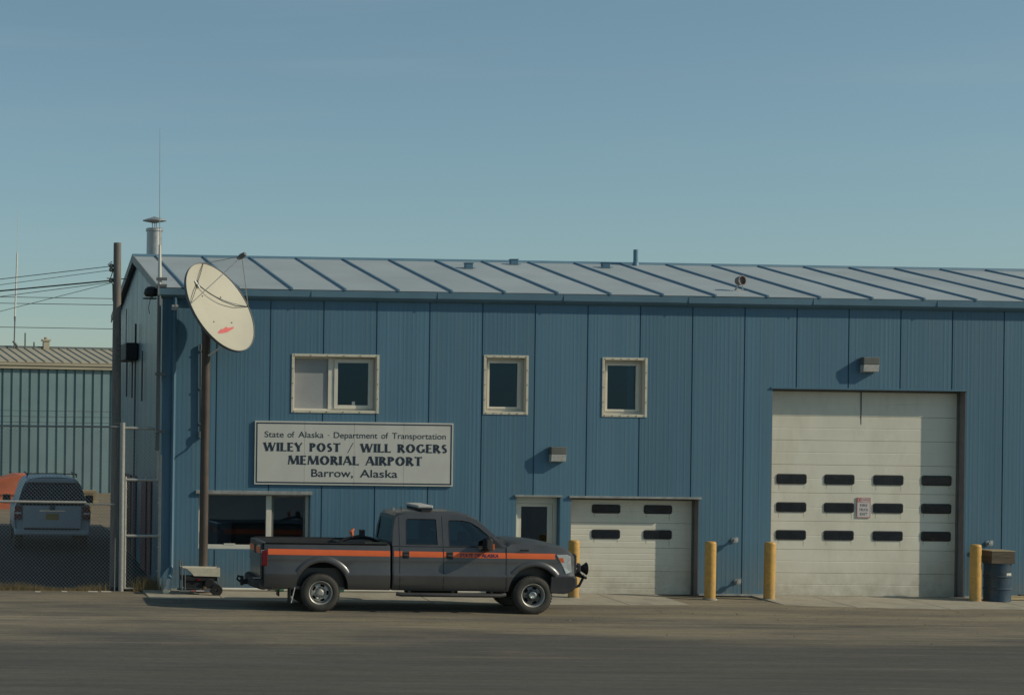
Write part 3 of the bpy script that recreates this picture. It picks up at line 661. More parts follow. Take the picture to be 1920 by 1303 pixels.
FEED = Vector((-.93, -1.62, 7.50))
b = MB()
b.tube([FEED+DN*.10, FEED-DN*.02, FEED-DN*.12], [.045, .06, .035], 10); P(ds, b, 'feed', 'dishback', smooth=40)
def rimpt(px, pz):   # rim point nearest to a facade position
    best = min(range(360), key=lambda k: (dpt(RD, math.radians(k)).x-px)**2+(dpt(RD, math.radians(k)).z-pz)**2); return dpt(RD, math.radians(best), .01)
A1, A2, A3 = rimpt(-1.70, 7.32), rimpt(-2.05, 6.43), rimpt(-.62, 6.45)
for A in (A1, A2, A3): P(ds, MB().tube([A, A.lerp(FEED, .5)+Vector((0, 0, -.01)), FEED], .009, 6), 'strut', 'metal')
cb = [A1, A1.lerp(A2, .6)+DN*.02]
knot = dpt(.72, math.atan2((Vector((-1.92, -1.3, 6.82))-DC).dot(v0), (Vector((-1.92, -1.3, 6.82))-DC).dot(u0)), .03)
P(ds, MB().tube([A1, A1.lerp(knot, .5)+DN*.02, knot, knot.lerp(A2, .5)+DN*.02, A2], .007, 5), 'cable', 'black')
mid = knot.lerp(A3, .5); P(ds, MB().tube([knot, knot.lerp(A3, .25)+Vector((0, -.03, -.09)), mid+Vector((0, -.03, -.13)), knot.lerp(A3, .75)+Vector((0, -.02, -.11)), A3], .010, 6), 'cable', 'black')
P(ds, MB().tube([knot+u0*-.09, knot+u0*.09], .03, 8), 'connector', 'metal')
# red mark, lying on the reflector
def on_dish(x, z):
    d = Vector((x, DC.y, z))-DC
    # slide along y until on the surface
    y = DC.y
    for _ in range(12):
        q = Vector((x, y, z))-DC; r = math.hypot(q.dot(u0), q.dot(v0)); h = q.dot(DN)-(.20*(r/RD)**2-.20); y -= h/DN.y*1.0
    return Vector((x, y, z))+DN*.006
mk = [(-1.441, 5.82), (-1.322, 5.911), (-1.302, 5.896), (-1.193, 5.971), (-1.143, 5.941), (-.994, 5.981), (-1.014, 5.935), (-1.163, 5.852), (-1.312, 5.812), (-1.402, 5.800)]
cxy = (sum(p[0] for p in mk)/len(mk), sum(p[1] for p in mk)/len(mk)); b = MB()
for i in range(len(mk)):
    b.quad(on_dish(*mk[i]), on_dish(*mk[(i+1) % len(mk)]), on_dish(*cxy))
P(ds, b, 'red_mark', 'red')
b = MB()
for (x, z) in ((-1.74, 6.63), (-1.27, 6.64), (-1.50, 6.06), (-1.04, 6.07)):
    q = on_dish(x, z); b.tube([q-DN*.004, q+DN*.008], .018, 8)
P(ds, b, 'bolt_heads', 'dishback')
P(ds, MB().tube([(PX, PYb, -.02), (PX, PYb, 3.0), (PX, PYb, 6.05)], .098, 20), 'pole', 'rustpole', smooth=40)
P(ds, MB().lathe([(.0, .055), (.17, .055), (.17, .02), (.17, -.01)], (PX, PYb, 0), n=16), 'base_plate', 'rustpole')
b = MB(); back = DC-DN*.28
b.tube([(PX, PYb, 5.9), (PX, PYb, 6.25)], .12, 14); b.tube([(PX, PYb, 6.15), back], .07, 8)
for a in (.5, 2.1, 3.7, 5.3): b.tube([back-DN*.02, dpt(.6, a, -.06)], .025, 6)
P(ds, b, 'mount', 'dishback')
P(ds, MB().tube([(PX+.05, PYb-.08, 5.35), dpt(.75, math.atan2((Vector((-1.1, -1.3, 5.8))-DC).dot(v0), (Vector((-1.1, -1.3, 5.8))-DC).dot(u0)), -.08)], [.028, .018], 8), 'actuator', 'pvc')
# conduit pipe with a weatherhead on the wall beside the pole
wp = empty('conduit_pipe', (-1.58, -.10, 3.5), 'upright dark conduit pipe with a small fitting on the wall behind the dish pole', 'pipe')
P(wp, MB().tube([(-1.595, -.05, 5.62), (-1.57, -.05, 3.62)], .03, 8), 'pipe', 'dishback')
b = MB().tube([(-1.57, -.06, 3.64), (-1.57, -.06, 3.5)], .055, 10); b.tube([(-1.57, -.06, 3.53), (-1.50, -.14, 3.46), (-1.48, -.34, 3.44)], .022, 8); P(wp, b, 'fitting', 'metal')
b = MB()
for z in (5.45, 4.6, 3.8): b.box(-1.62, -1.55, -.085, -.004, z, z+.03)
P(wp, b, 'bracket', 'dishback')

# ------------------------------------------------------------------ bollards, drum, box, pipe
def bollard(x, y, h, label, lean=0):
    o = empty('bollard', (x, y, 0), label, 'bollard', 'yellow bollards at the doors'); o.rotation_euler = (0, lean, 0)
    MB().lathe([(.122, -.05), (.122, h-.05), (.116, h-.02), (.09, h-.004), (.0, h)], n=28).build('post', 'yellow', o, smooth=50)
    MB().lathe([(.125, .0), (.16, .0), (.155, .03), (.126, .04)], n=20).build('footing', 'concrete', o)
bollard(6.80, -.78, 1.32, 'yellow bollard behind the nose of the pickup truck'); bollard(9.95, -.70, 1.32, 'yellow bollard at the right edge of the small garage door', .004)
bollard(11.32, -.68, 1.32, 'yellow bollard at the left edge of the big garage door', .008); bollard(16.07, -.72, 1.32, 'yellow bollard next to the blue drum', -.006)
dr = empty('steel_drum', (16.63, -.62, 0), 'dented blue steel drum carrying a wooden box', 'drum')
MB().lathe([(.0, .02), (.27, .02), (.29, .04), (.285, .06), (.285, .29), (.30, .305), (.30, .325), (.285, .34), (.285, .57), (.30, .585), (.30, .605), (.285, .62), (.285, .86), (.295, .87), (.295, .895), (.275, .89), (.27, .87), (.0, .87)], n=36).build('shell', 'drum', dr, smooth=35)
def curved_mark(bx, w, z0, z1):
    b = MB(); pts = []
    for i in range(4):
        a = -math.pi/2+bx+w*i/3; pts.append((.2875*math.cos(a), .2875*math.sin(a)))
    b.rings([[(x, y, z0) for x, y in pts], [(x, y, z1) for x, y in pts]], cap=False, closed=False); return b
for i in range(5): curved_mark(.20+.125*i, .10, .625+(.01 if i % 2 else 0), .685).build('paint_mark', 'pvc', dr, recalc=False)
wb = empty('wooden_box', (16.61, -.62, .897), 'weathered wooden box with a pale lid on the blue drum', 'box')
for i in range(2):
    z = .002+i*.135
    for s, (x0, x1, y0, y1) in enumerate(((-.27, .27, -.27, -.245), (-.27, .27, .245, .27), (-.27, -.245, -.244, .244), (.245, .27, -.244, .244))):
        MB().box(x0, x1, y0, y1, z, z+.13).build('board', 'oldwood', wb, bevel=.004)
MB().box(-.275, .275, -.275, .275, .272, .292).build('lid', 'lumber', wb, bevel=.005)
pp = empty('white_pipe', (2, -.2, .03), 'long white plastic pipe lying along the foot of the blue wall', 'pipe')
P(pp, MB().tube([(-1.2, -.16, .085), (1.5, -.17, .083), (5.5, -.18, .08)], .032, 8), 'pipe', 'pvc', smooth=40)
for x in (.25, 1.62): P(pp, MB().tube([(x-.1, -.168, .084), (x+.1, -.168, .084)], .04, 10), 'coupling', 'green')
lb = empty('timber_length', (17.6, -.5, 0), 'pale timber lengths lying on the ground right of the drum', 'lumber')
P(lb, MB().box(17.0, 19.0, -.55, -.45, .05, .09), 'plank', 'lumber'); P(lb, MB().box(16.98, 18.8, -.42, -.3, .05, .13), 'plank', 'lumber'); P(lb, MB().box(17.3, 18.9, -.40, -.32, .135, .16), 'plank', 'oldwood')

# wheeled machine by the dish pole
gc = empty('wheeled_machine', (-1.7, -.75, .03), 'low wheeled machine with a cream top by the foot of the dish pole', 'machine')
b = MB(); pr = [(-.37, .60), (.48, .59), (.48, .40), (-.10, .41), (-.16, .48), (-.26, .57), (-.37, .59)]
b.prism(pr, -.22, .22); b.build('tank', 'cream', gc, bevel=.012)
b = MB(); b.box(-.36, .44, -.2, .2, .30, .40); b.box(-.30, .1, -.17, .17, .14, .30); b.lathe([(.0, -.24), (.11, -.24), (.11, -.02), (.0, -.02)], (.25, 0, .25), 'Y', 14); b.build('engine', 'black', gc, bevel=.01)
b = MB(); b.box(-.42, .46, -.22, -.19, .06, .10); b.box(-.42, .46, .19, .22, .06, .10); b.tube([(-.36, -.205, .08), (-.37, -.205, .74)], .014, 6); b.tube([(-.30, -.205, .60), (-.29, -.205, .08)], .012, 6); b.tube([(-.36, .205, .08), (-.37, .205, .74), ], .014, 6); b.tube([(.44, -.205, .08), (.42, -.205, .62), (.36, -.205, .66)], .014, 6); b.build('frame', 'dishback', gc)
for y in (-.27, .27): MB().lathe([(.03, y-.03), (.12, y-.03), (.135, y-.015), (.135, y+.015), (.12, y+.03), (.03, y+.03)], (.40, 0, .11), 'Y', 20).build('wheel', 'black', gc, smooth=40)
box('red_cap', 'redlens', -.03, .04, -.225, -.17, .31, .36, gc); box('rail_label', 'exitwhite', -.05, .25, -.228, -.221, .075, .095, gc); box('red_label', 'exitred', -.16, -.06, -.228, -.221, .075, .097, gc)

# ------------------------------------------------------------------ fence, gate, utility pole
FY = -.02
fe = empty('chain_link_fence', (-3.5, FY, 0), 'tall chain-link fence with barbed wire left of the blue building', 'fence')
def chain(parent, x0, x1, z0, z1, y, pitch=.085, r=.0032):
    b = MB()
    n = int((x1-x0+z1-z0)/pitch)
    for i in range(n+1):
        for sgn in (1, -1):
            c = x0+i*pitch if sgn == 1 else x0-(z1-z0)+i*pitch
            # line x = c - sgn*(z-z0)... clip to rectangle
            pts = []
            for z in (z0, z1):
                x = c-(z-z0) if sgn == 1 else c+(z-z0)
                pts.append((x, z))
            (xa, za), (xb, zb) = pts
            def clipx(xa, za, xb, zb, lim, keep_gt):
                if (xa < lim and xb < lim and keep_gt) or (xa > lim and xb > lim and not keep_gt): return None
                if (xa < lim) == keep_gt and xa != lim: t = (lim-xa)/(xb-xa); xa, za = lim, za+(zb-za)*t
                if (xb < lim) == keep_gt and xb != lim: t = (lim-xa)/(xb-xa); xb, zb = lim, za+(zb-za)*t
                return xa, za, xb, zb
            q = clipx(xa, za, xb, zb, x0, True)
            if q: q = clipx(*q, x1, False)
            if q:
                yo = .003*sgn; b.tube([(q[0], y+yo, q[1]), (q[2], y+yo, q[3])], r, 3, cap=False)
    o = b.build('link_mesh', 'wire', parent, recalc=False); o.matrix_parent_inverse = Matrix.Translation(parent.location).inverted(); o['kind'] = 'stuff'; return o
chain(fe, -9.5, -3.42, .05, 3.68, FY)
P(fe, MB().tube([(-9.5, FY, 3.70), (-3.35, FY, 3.72)], .022, 8), 'top_rail', 'wire'); P(fe, MB().tube([(-9.5, FY, 2.01), (-4.15, FY, 2.0)], .03, 8), 'middle_rail', 'fence'); P(fe, MB().tube([(-4.2, FY+.03, 1.965), (-3.5, FY+.03, 1.965)], .02, 8), 'middle_rail', 'fence')
for z in (3.8, 3.93, 4.06): P(fe, MB().tube([(-9.5, FY-.01, z), (-3.35, FY-.01, z)], .005, 4), 'barbed_wire', 'wire')
for x in (-9.4, -6.6): P(fe, MB().tube([(x, FY, 0), (x, FY, 4.1)], .035, 10), 'post', 'fence')
P(fe, MB().tube([(-3.48, FY, 0), (-3.48, FY, 1.2)], .012, 8), 'tie_rod', 'fence')
ga = empty('fence_gate', (-2.9, FY, 0), 'narrow chain-link gate between fence and building corner', 'gate')
P(ga, MB().tube([(-3.335, FY, .0), (-3.345, FY, 3.82)], .058, 12), 'gate_post', 'fence')
P(ga, MB().tube([(-2.475, FY, .03), (-2.485, FY, 3.1)], .032, 10), 'gate_post', 'fence'); P(ga, MB().tube([(-2.53, FY, 2.55), (-2.545, FY, 4.19)], .036, 10), 'gate_post', 'fence')
P(ga, MB().tube([(-3.26, FY, .06), (-3.268, FY, 2.6)], .034, 10), 'stile', 'fence')
for z, x1 in ((3.70, -2.62), (2.53, -2.5), (1.26, -2.5), (.07, -2.5)): P(ga, MB().tube([(-3.30, FY, z-.005), (x1, FY, z)],   .034 if z > .5 else .022, 8), 'rail', 'fence')
chain(ga, -3.29, -2.50, .08, 3.68, FY)
b = MB()
for z in (.35, .9, 1.9, 2.3): b.box(-3.30, -3.22, FY-.03, FY+.03, z, z+.03); b.box(-2.53, -2.46, FY-.03, FY+.03, z+.1, z+.13)
P(ga, b, 'hinge_clip', 'fence')
up_ = empty('utility_pole', (-3.46, .62, 0), 'weathered wooden utility pole beside the building gable', 'utility pole')
P(up_, MB().tube([(-3.42, .62, -.1), (-3.44, .62, 4), (-3.465, .62, 7.95)], [.125, .108, .087], 16), 'shaft', 'wood', smooth=40)
b = MB()
for z in (7.42, 7.33, 7.08): b.lathe([(.02, z-.05), (.05, z-.03), (.05, z+.03), (.02, z+.05)], (-3.60, .62, 0), n=10)
P(up_, b, 'insulator', 'bronze')
b = MB(); b.tube([(-3.58, .62, 7.52), (-3.68, .62, 7.45), (-3.58, .62, 7.33)], .01, 5); b.tube([(-3.56, .62, 7.3), (-3.62, .62, 7.12), (-3.56, .62, 6.98), (-3.55, .62, 6.6)], .012, 5); b.tube([(-3.7, .62, 7.13), (-3.2, .62, 7.12)], .012, 6); P(up_, b, 'hardware', 'black')
b = MB()
for i in range(7): b.box(-3.475, -3.405, .478, .50, 5.0+i*.12, 5.07+i*.12)
P(up_, b, 'number_tags', 'bronze')
def wire(p0, p1, sag, r, label):
    P0, P1 = Vector(p0), Vector(p1); pts = [P0.lerp(P1, t/10)+Vector((0, 0, -sag*4*(t/10)*(1-t/10))) for t in range(11)]
    o = MB().tube(pts, r, 4).build('overhead_wire', 'black'); tag(o, label, 'wire', 'overhead wires'); return o
def far_end(x0, z0, x1, z1, X=-24): return (X, .62, z0+(z1-z0)*(X-x0)/(x1-x0))
for (z0, z1, r, nm) in ((7.41, 7.07, .008, 'topmost overhead wire from the utility pole'), (7.32, 6.94, .006, 'second overhead wire from the utility pole'), (7.08, 6.80, .016, 'thick overhead cable from the utility pole'), (7.04, 6.67, .007, 'thin wire just under the thick cable from the pole'), (7.02, 6.33, .006, 'lowest steeply dropping wire from the utility pole')):
    wire((-3.6, .62, z0), far_end(-3.6, z0, -6.15, z1), .0, r, nm)
for (z0, z1, nm) in ((11.06, 11.05, 'upper of the far thin wires beyond the shed roof'), (10.67, 10.70, 'middle of the far thin wires beyond the shed roof'), (9.22, 9.29, 'lowest far wire just above the shed roof')):
    wire((14, 70, z0), (-40, 70, z1), .0, .018, nm)

# dry grass at the fence
b = MB(); rg = random.Random(3)
for i in range(1500):
    if i < 950: x = rg.uniform(-6.1, -3.6)-rg.random()**3*1.5; dens = .5+.5*math.sin(x*3)
    else: x = rg.gauss(-2.72, .17); dens = 1
    y = FY+rg.uniform(-.10, .14); h = rg.uniform(.06, .22)*(.6+.8*dens)*(1.35 if i >= 950 else .8)
    dx, dy = rg.gauss(0, .05), rg.gauss(0, .05); w_ = .006
    b.quad((x-w_, y, 0), (x+w_, y, 0), (x+dx, y+dy, h))
g = b.build('dry_grass', 'grass', recalc=False); tag(g, 'dry brown grass growing along the foot of the chain-link fence', 'grass', kind='stuff')
b = MB(); rg = random.Random(11)
for i in range(420):
    x = rg.uniform(-7, 18); y = -1.9-abs(rg.gauss(0, 3.4)); r_ = rg.uniform(.006, .018)*(1.5 if rg.random() < .06 else 1); a = rg.uniform(0, 6.28)
    if -1.3 < x < 6.0 and -4.4 < y < -2.0: continue
    pts = [(x+r_*rg.uniform(.7, 1.3)*math.cos(a+k*1.257), y+r_*rg.uniform(.7, 1.3)*math.sin(a+k*1.257)) for k in range(5)]
    b.rings([[(px_, py_, .0) for px_, py_ in pts], [(x+(px_-x)*.6, y+(py_-y)*.6, r_*rg.uniform(.5, 1.0)) for px_, py_ in pts]])
gs = b.build('loose_stones', 'gravel'); tag(gs, 'small loose stones scattered over the dusty asphalt in front of the building', 'stones', kind='stuff')
# litter
for i, (x, y) in enumerate(((-4.7, -.35), (-4.1, -.3), (-5.3, -.45), (-3.8, -.28))):
    o = MB().box(x, x+.12+.1*(i % 2), y, y+.05, .004, .02).build('litter_scrap', 'pvc'); tag(o, ['flat pale scrap left of the fence tie rod', 'pale scrap nearest the gate post', 'long pale scrap in front of the white car', 'tiny pale scrap by the fence'][i], 'litter', 'litter along the fence')

# ------------------------------------------------------------------ background shed, hopper, lumber, SUV
sh = empty('metal_shed', (-6.0, 41.0, .5), 'long green ribbed metal shed with tan roof behind the fence', 'shed', rz=math.radians(9))
RW = .415
b = MB(); pr = []
for i in range(-30, 40):
    x = i*RW; pr += [(x, 0), (x+.13, 0), (x+.15, .07), (x+.22, .07), (x+.24, 0), (x+RW-.001, 0)]
b.rings([[(x, y, .0) for x, y in pr], [(x, y, 5.55) for x, y in pr]], cap=False, closed=False)
b.build('wall_sheet', 'shedwall', sh, recalc=False)
b = MB(); b.box(-12.4, 16.6, -.16, .1, 5.55, 5.80); b.box(-12.4, 16.6, -.20, .1, 5.68, 5.70); b.box(-12.4, 16.6, -.22, -.16, 5.71, 5.82); b.build('fascia', 'shedroof', sh)
b = MB(); b.rings([[(-12.45, -.24, 5.82), (16.65, -.24, 5.82), (16.65, -.24, 5.86), (-12.45, -.24, 5.86)], [(-12.45, 4.6, 6.60), (16.65, 4.6, 6.60), (16.65, 4.6, 6.64), (-12.45, 4.6, 6.64)]])
b.rings([[(-12.45, 4.6, 6.60), (16.65, 4.6, 6.60), (16.65, 4.6, 6.64), (-12.45, 4.6, 6.64)], [(-12.45, 9.4, 5.82), (16.65, 9.4, 5.82), (16.65, 9.4, 5.86), (-12.45, 9.4, 5.86)]]); rfs = b.build('roof', 'shedroof', sh)
rme = None
for i in range(-29, 40):
    if rme is None:
        b = MB(); b.rings([[(-.035, -.26, 5.855), (-.02, -.26, 5.90), (.02, -.26, 5.90), (.035, -.26, 5.855)], [(-.035, 4.6, 6.635), (-.02, 4.6, 6.68), (.02, 4.6, 6.68), (.035, 4.6, 6.635)]]); o = b.build('roof_rib', 'shedrib', rfs); rme = o.data
    else:
        o = bpy.data.objects.new('roof_rib', rme); COL.objects.link(o); o.parent = rfs
    o.location.x = i*RW
b = MB(); b.box(-12.45, 16.65, 4.45, 4.75, 6.66, 6.73); b.build('ridge_cap', 'dishback', rfs)
b = MB(); b.box(3.78, 4.06, 4.3, 4.6, 6.6, 6.98); b.box(3.72, 4.12, 4.25, 4.65, 6.98, 7.06); b.lathe([(.1, 7.06), (.1, 7.16), (.0, 7.16)], (3.92, 4.45, 0), n=10); b.build('roof_vent', 'shedroof', rfs)
for x, h in ((2.92, .62), (3.35, .2)): MB().tube([(x, 4.5, 6.6), (x, 4.5, 6.73+h)], .035, 6).build('stack_pipe', 'dishback', rfs)
MB().tube([(2.55, 4.3, 6.65), (2.3, 4.3, 6.95)], .06, 6).build('vent_elbow', 'dishback', rfs)
an = empty('shed_antenna', (-4.35, 45.6, 7.0), 'slim white pole antenna standing on the shed roof', 'antenna')
MB().tube([(0, 0, -.1), (.02, 0, 1.3), (.02, 0, 1.6)], [.03, .03, .05], 6).build('mast', 'dishback', an); MB().tube([(.02, 0, 1.5), (.09, 0, 4.6)], [.04, .035], 8).build('radome', 'pvc', an); MB().tube([(.09, 0, 4.6), (.10, 0, 6.6)], [.012, .008], 5).build('whip', 'pvc', an)

hp = empty('orange_bin', (-5.35, 26, .5), 'bright orange slant-topped bin behind the white car', 'bin')
b = MB(); b.rings([[(-.42, 0, .0), (1.0, 0, .0), (1.0, 0, 1.28), (.65, 0, 1.28), (-.42, 0, 1.06)], [(-1.05, 1.6, .0), (.9, 1.6, .0), (.9, 1.6, 1.3), (.4, 1.6, 1.3), (-1.05, 1.6, .85)]]); b.build('shell', 'hopper', hp, bevel=.02)
b = MB(); b.box(-.38, .98, -.04, -.005, .55, .63); b.box(-.43, -.36, -.05, .0, 0, 1.05); b.build('stiffener', 'hopper', hp)
ls = empty('lumber_stack', (-2.7, 29, .5), 'stack of pale planks on the ground beside the shed', 'lumber')
for r in range(4):
    for c in range(3): MB().box(-1.1+.03*r, 1.1-.04*c+random.uniform(-.1, .1), c*.32, c*.32+.28, .12+r*.13, .12+r*.13+.10).build('plank', 'lumber', ls, bevel=.005)
for x in (-.8, .7): MB().box(x, x+.12, 0, .95, 0, .118).build('bearer', 'oldwood', ls)
ct = empty('wooden_crate', (-2.85, 21.5, .5), 'low wooden crate on the sunlit ground right of the white car', 'crate')
for i in range(3): MB().box(-.55, .45, -.02, .0, .02+i*.16, .16+i*.16).build('slat', 'lumber', ct); MB().box(-.55, .45, .75, .77, .02+i*.16, .16+i*.16).build('slat', 'lumber', ct)
MB().box(-.54, .44, .0, .75, .02, .40).build('core', 'oldwood', ct); MB().box(-.6, -.1, -.1, .5, .52, .95).build('cover', 'black', ct, bevel=.03)

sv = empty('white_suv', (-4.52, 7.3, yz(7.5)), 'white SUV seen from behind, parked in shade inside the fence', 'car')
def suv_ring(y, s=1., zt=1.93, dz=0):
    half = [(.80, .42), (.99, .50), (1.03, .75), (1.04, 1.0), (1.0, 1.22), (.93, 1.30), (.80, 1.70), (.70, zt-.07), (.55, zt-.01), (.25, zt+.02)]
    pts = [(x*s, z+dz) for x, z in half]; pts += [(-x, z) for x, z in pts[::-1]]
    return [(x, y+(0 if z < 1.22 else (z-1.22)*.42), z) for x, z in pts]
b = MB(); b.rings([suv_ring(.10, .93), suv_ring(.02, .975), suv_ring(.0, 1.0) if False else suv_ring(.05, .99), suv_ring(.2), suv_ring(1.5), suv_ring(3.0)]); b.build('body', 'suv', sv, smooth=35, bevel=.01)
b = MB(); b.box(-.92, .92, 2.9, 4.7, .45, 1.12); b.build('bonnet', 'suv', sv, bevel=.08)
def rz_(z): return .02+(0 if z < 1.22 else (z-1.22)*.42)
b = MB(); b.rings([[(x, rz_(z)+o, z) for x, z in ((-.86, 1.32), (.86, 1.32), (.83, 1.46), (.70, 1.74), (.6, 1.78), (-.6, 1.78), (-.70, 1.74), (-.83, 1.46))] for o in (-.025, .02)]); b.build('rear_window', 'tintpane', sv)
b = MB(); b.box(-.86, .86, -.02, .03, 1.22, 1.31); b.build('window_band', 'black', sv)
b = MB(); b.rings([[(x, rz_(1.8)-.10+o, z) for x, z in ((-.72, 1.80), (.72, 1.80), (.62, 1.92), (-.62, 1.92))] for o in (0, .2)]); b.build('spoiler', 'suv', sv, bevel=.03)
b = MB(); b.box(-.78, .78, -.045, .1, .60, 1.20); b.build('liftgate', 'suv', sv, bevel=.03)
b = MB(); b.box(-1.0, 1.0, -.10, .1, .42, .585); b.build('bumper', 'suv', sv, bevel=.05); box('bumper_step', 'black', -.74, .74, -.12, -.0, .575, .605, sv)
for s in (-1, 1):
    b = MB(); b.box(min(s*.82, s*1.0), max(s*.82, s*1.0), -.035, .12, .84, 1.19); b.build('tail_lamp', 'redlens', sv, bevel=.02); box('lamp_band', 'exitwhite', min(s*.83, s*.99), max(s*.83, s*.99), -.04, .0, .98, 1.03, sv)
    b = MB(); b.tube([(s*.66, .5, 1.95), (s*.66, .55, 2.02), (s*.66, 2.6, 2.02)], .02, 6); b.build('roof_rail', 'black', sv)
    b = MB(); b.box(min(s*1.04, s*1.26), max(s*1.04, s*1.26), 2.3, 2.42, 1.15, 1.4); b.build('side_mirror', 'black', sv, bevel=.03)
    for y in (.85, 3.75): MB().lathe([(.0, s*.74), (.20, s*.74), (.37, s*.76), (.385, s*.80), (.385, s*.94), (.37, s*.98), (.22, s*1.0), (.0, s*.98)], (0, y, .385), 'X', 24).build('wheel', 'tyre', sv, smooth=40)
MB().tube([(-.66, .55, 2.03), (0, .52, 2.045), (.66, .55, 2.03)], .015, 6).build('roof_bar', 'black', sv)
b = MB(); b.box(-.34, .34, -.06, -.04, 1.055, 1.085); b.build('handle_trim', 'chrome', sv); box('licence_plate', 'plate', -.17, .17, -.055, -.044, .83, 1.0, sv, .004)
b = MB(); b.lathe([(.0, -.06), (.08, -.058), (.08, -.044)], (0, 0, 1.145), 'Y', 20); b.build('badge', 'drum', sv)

# ------------------------------------------------------------------ pickup truck
tk = empty('pickup_truck', (.43, -3.17, 0), 'charcoal crew-cab pickup truck with an orange side stripe', 'pickup truck', rz=-.0297)
SP = [(.42, .90), (.48, .955), (.60, .985), (.76, 1.0), (.80, .998), (.86, .972), (1.05, .972), (1.20, .965), (1.30, .950), (1.36, .925), (1.40, .89)]
def hw(z):
    if z <= SP[0][0]: return SP[0][1]
    for (a, b_), (c, d_) in zip(SP, SP[1:]):
        if z <= c: return b_+(d_-b_)*(z-a)/(c-a)
    return SP[-1][1]
def body_ring(x, zb, zt, k=1., crown=.02, shoulder=.05):
    lv = [zb, zb+.05, .60, .76, .80, .86, 1.05, 1.2]
    lv = [z for z in lv if z < zt-shoulder-.02 and z >= zb]
    side = [(hw(z)*k, z) for z in lv]; e = hw(zt-shoulder)*k
    while len(side) < 8: side.append((hw(zt-shoulder-.01)*k, zt-shoulder-.012+.001*len(side)))
    side += [(e, zt-shoulder), (e-.02, zt-.018), (e-.06, zt), (e*.5, zt+crown), (0, zt+crown*1.3)]
    return [(x, -y, z) for y, z in side]+[(x, y, z) for y, z in side[-2::-1]]
def arch_cut(x, z, r): return MB().lathe([(0, -1.3), (r, -1.3), (r, -.62), (.0, -.62)], (x, 0, z), 'Y', 40).build('cut', 'dark'), MB().lathe([(0, 1.3), (r, 1.3), (r, .62), (.0, .62)], (x, 0, z), 'Y', 40).build('cut', 'dark')
# bed
b = MB(); b.rings([body_ring(x, .50-.04*min(1, (x+1.17)), 1.40, k, 0, .035) for x, k in ((-1.165, .985), (-1.14, .995), (-.6, 1), (0, 1), (.7, 1), (1.40, 1), (1.43, .995))])
bed = b.build('cargo_bed', 'truck', None); cav = MB().box(-1.10, 1.37, -.80, .80, .88, 1.8).build('cut', 'dark')
boolean(bed, [cav, *arch_cut(.03, .49, .535)]); bed.parent = tk
for p in bed.data.polygons: p.use_smooth = True
bed.data.set_sharp_from_angle(angle=math.radians(28))
for y0_ in (-.925, .86): MB().box(-1.13, 1.40, y0_, y0_+.065, 1.400, 1.418).build('rail_cap', 'black', tk, bevel=.006)
b = MB(); b.box(-1.225, -1.17, -.80, .80, .62, 1.40); tg = b.build('tailgate', 'truck', tk, bevel=.015); box('gate_stripe', 'orange', -1.229, -1.2255, -.79, .79, 1.17, 1.29, tg); box('gate_handle', 'black', -1.235, -1.2295, -.14, .14, 1.14, 1.32, tg)
for s in (-1, 1):
    b = MB(); b.box(-1.215, -1.10, min(s*.815, s*.978), max(s*.815, s*.978), .93, 1.25); tl = b.build('tail_lamp', 'redlens', tk, bevel=.012)
    b = MB(); b.box(-1.22, -1.17, min(s*.82, s*.97), max(s*.82, s*.97), 1.20, 1.255); b.build('clear_lens', 'lens', tl)
# cab lower
b = MB(); b.rings([body_ring(x, .46, 1.385, k, 0, .03) for x, k in ((1.475, .985), (1.50, 1), (2.5, 1), (3.83, 1))]); cab = b.build('cab_body', 'truck', None)
cav = MB().box(1.56, 3.80, -.86, .86, .62, 1.8).build('cut', 'dark'); boolean(cab, [cav]); cab.parent = tk
for p in cab.data.polygons: p.use_smooth = True
cab.data.set_sharp_from_angle(angle=math.radians(28))
# front clip
st = [(3.835, 1.385, 1.0, .05), (3.92, 1.45, 1.0, .06), (4.12, 1.47, 1.0, .06), (4.43, 1.45, .995, .055), (4.68, 1.42, .985, .05), (4.95, 1.365, .970, .05), (5.10, 1.325, .96, .05), (5.19, 1.28, .94, .045), (5.26, 1.20, .88, .04)]
b = MB(); b.rings([body_ring(x, .46 if x < 4.9 else .52, zt, k, c, .09) for x, zt, k, c in st]); fr = b.build('front_body', 'truck', None)
boolean(fr, [*arch_cut(4.40, .465, .525)]); fr.parent = tk
for p in fr.data.polygons: p.use_smooth = True
fr.data.set_sharp_from_angle(angle=math.radians(28))
# fender flares
def flare(x, z, r0, r1, a0, a1, s, k):
    rings = []; n = 26
    for i in range(n+1):
        a = math.radians(a0+(a1-a0)*i/n); ca, sa = math.cos(a), math.sin(a)
        rings.append([(x+ca*r, s*y, z+sa*r) for r, y in ((r0, .955), (r0, .996*k), (r0+.015, 1.004*k), (r0+.06, 1.006*k), (r1-.025, .988*k), (r1, .960*k), (r1-.02, .90))])
    return MB().rings(rings).build('fender_flare', 'truck', tk, smooth=45)
for s in (-1, 1):
    flare(.03, .49, .53, .670, 30, 150, s, 1); flare(4.40, .465, .52, .650, 36, 150, s, .99)
for s in (-1, 1):
    for cx_, cz_, r_ in ((.03, .49, .528), (4.40, .465, .518)):
        ar = [(cx_+r_*math.cos(math.radians(a)), cz_+r_*math.sin(math.radians(a))) for a in range(-4, 186, 10)]
        b = MB(); b.rings([[(x, s*.60, z) for x, z in ar], [(x, s*.962, z) for x, z in ar]], cap=False, closed=False); b.quad(*[(x, s*.602, z) for x, z in ar]); b.build('wheel_liner', 'dark', tk, recalc=False)
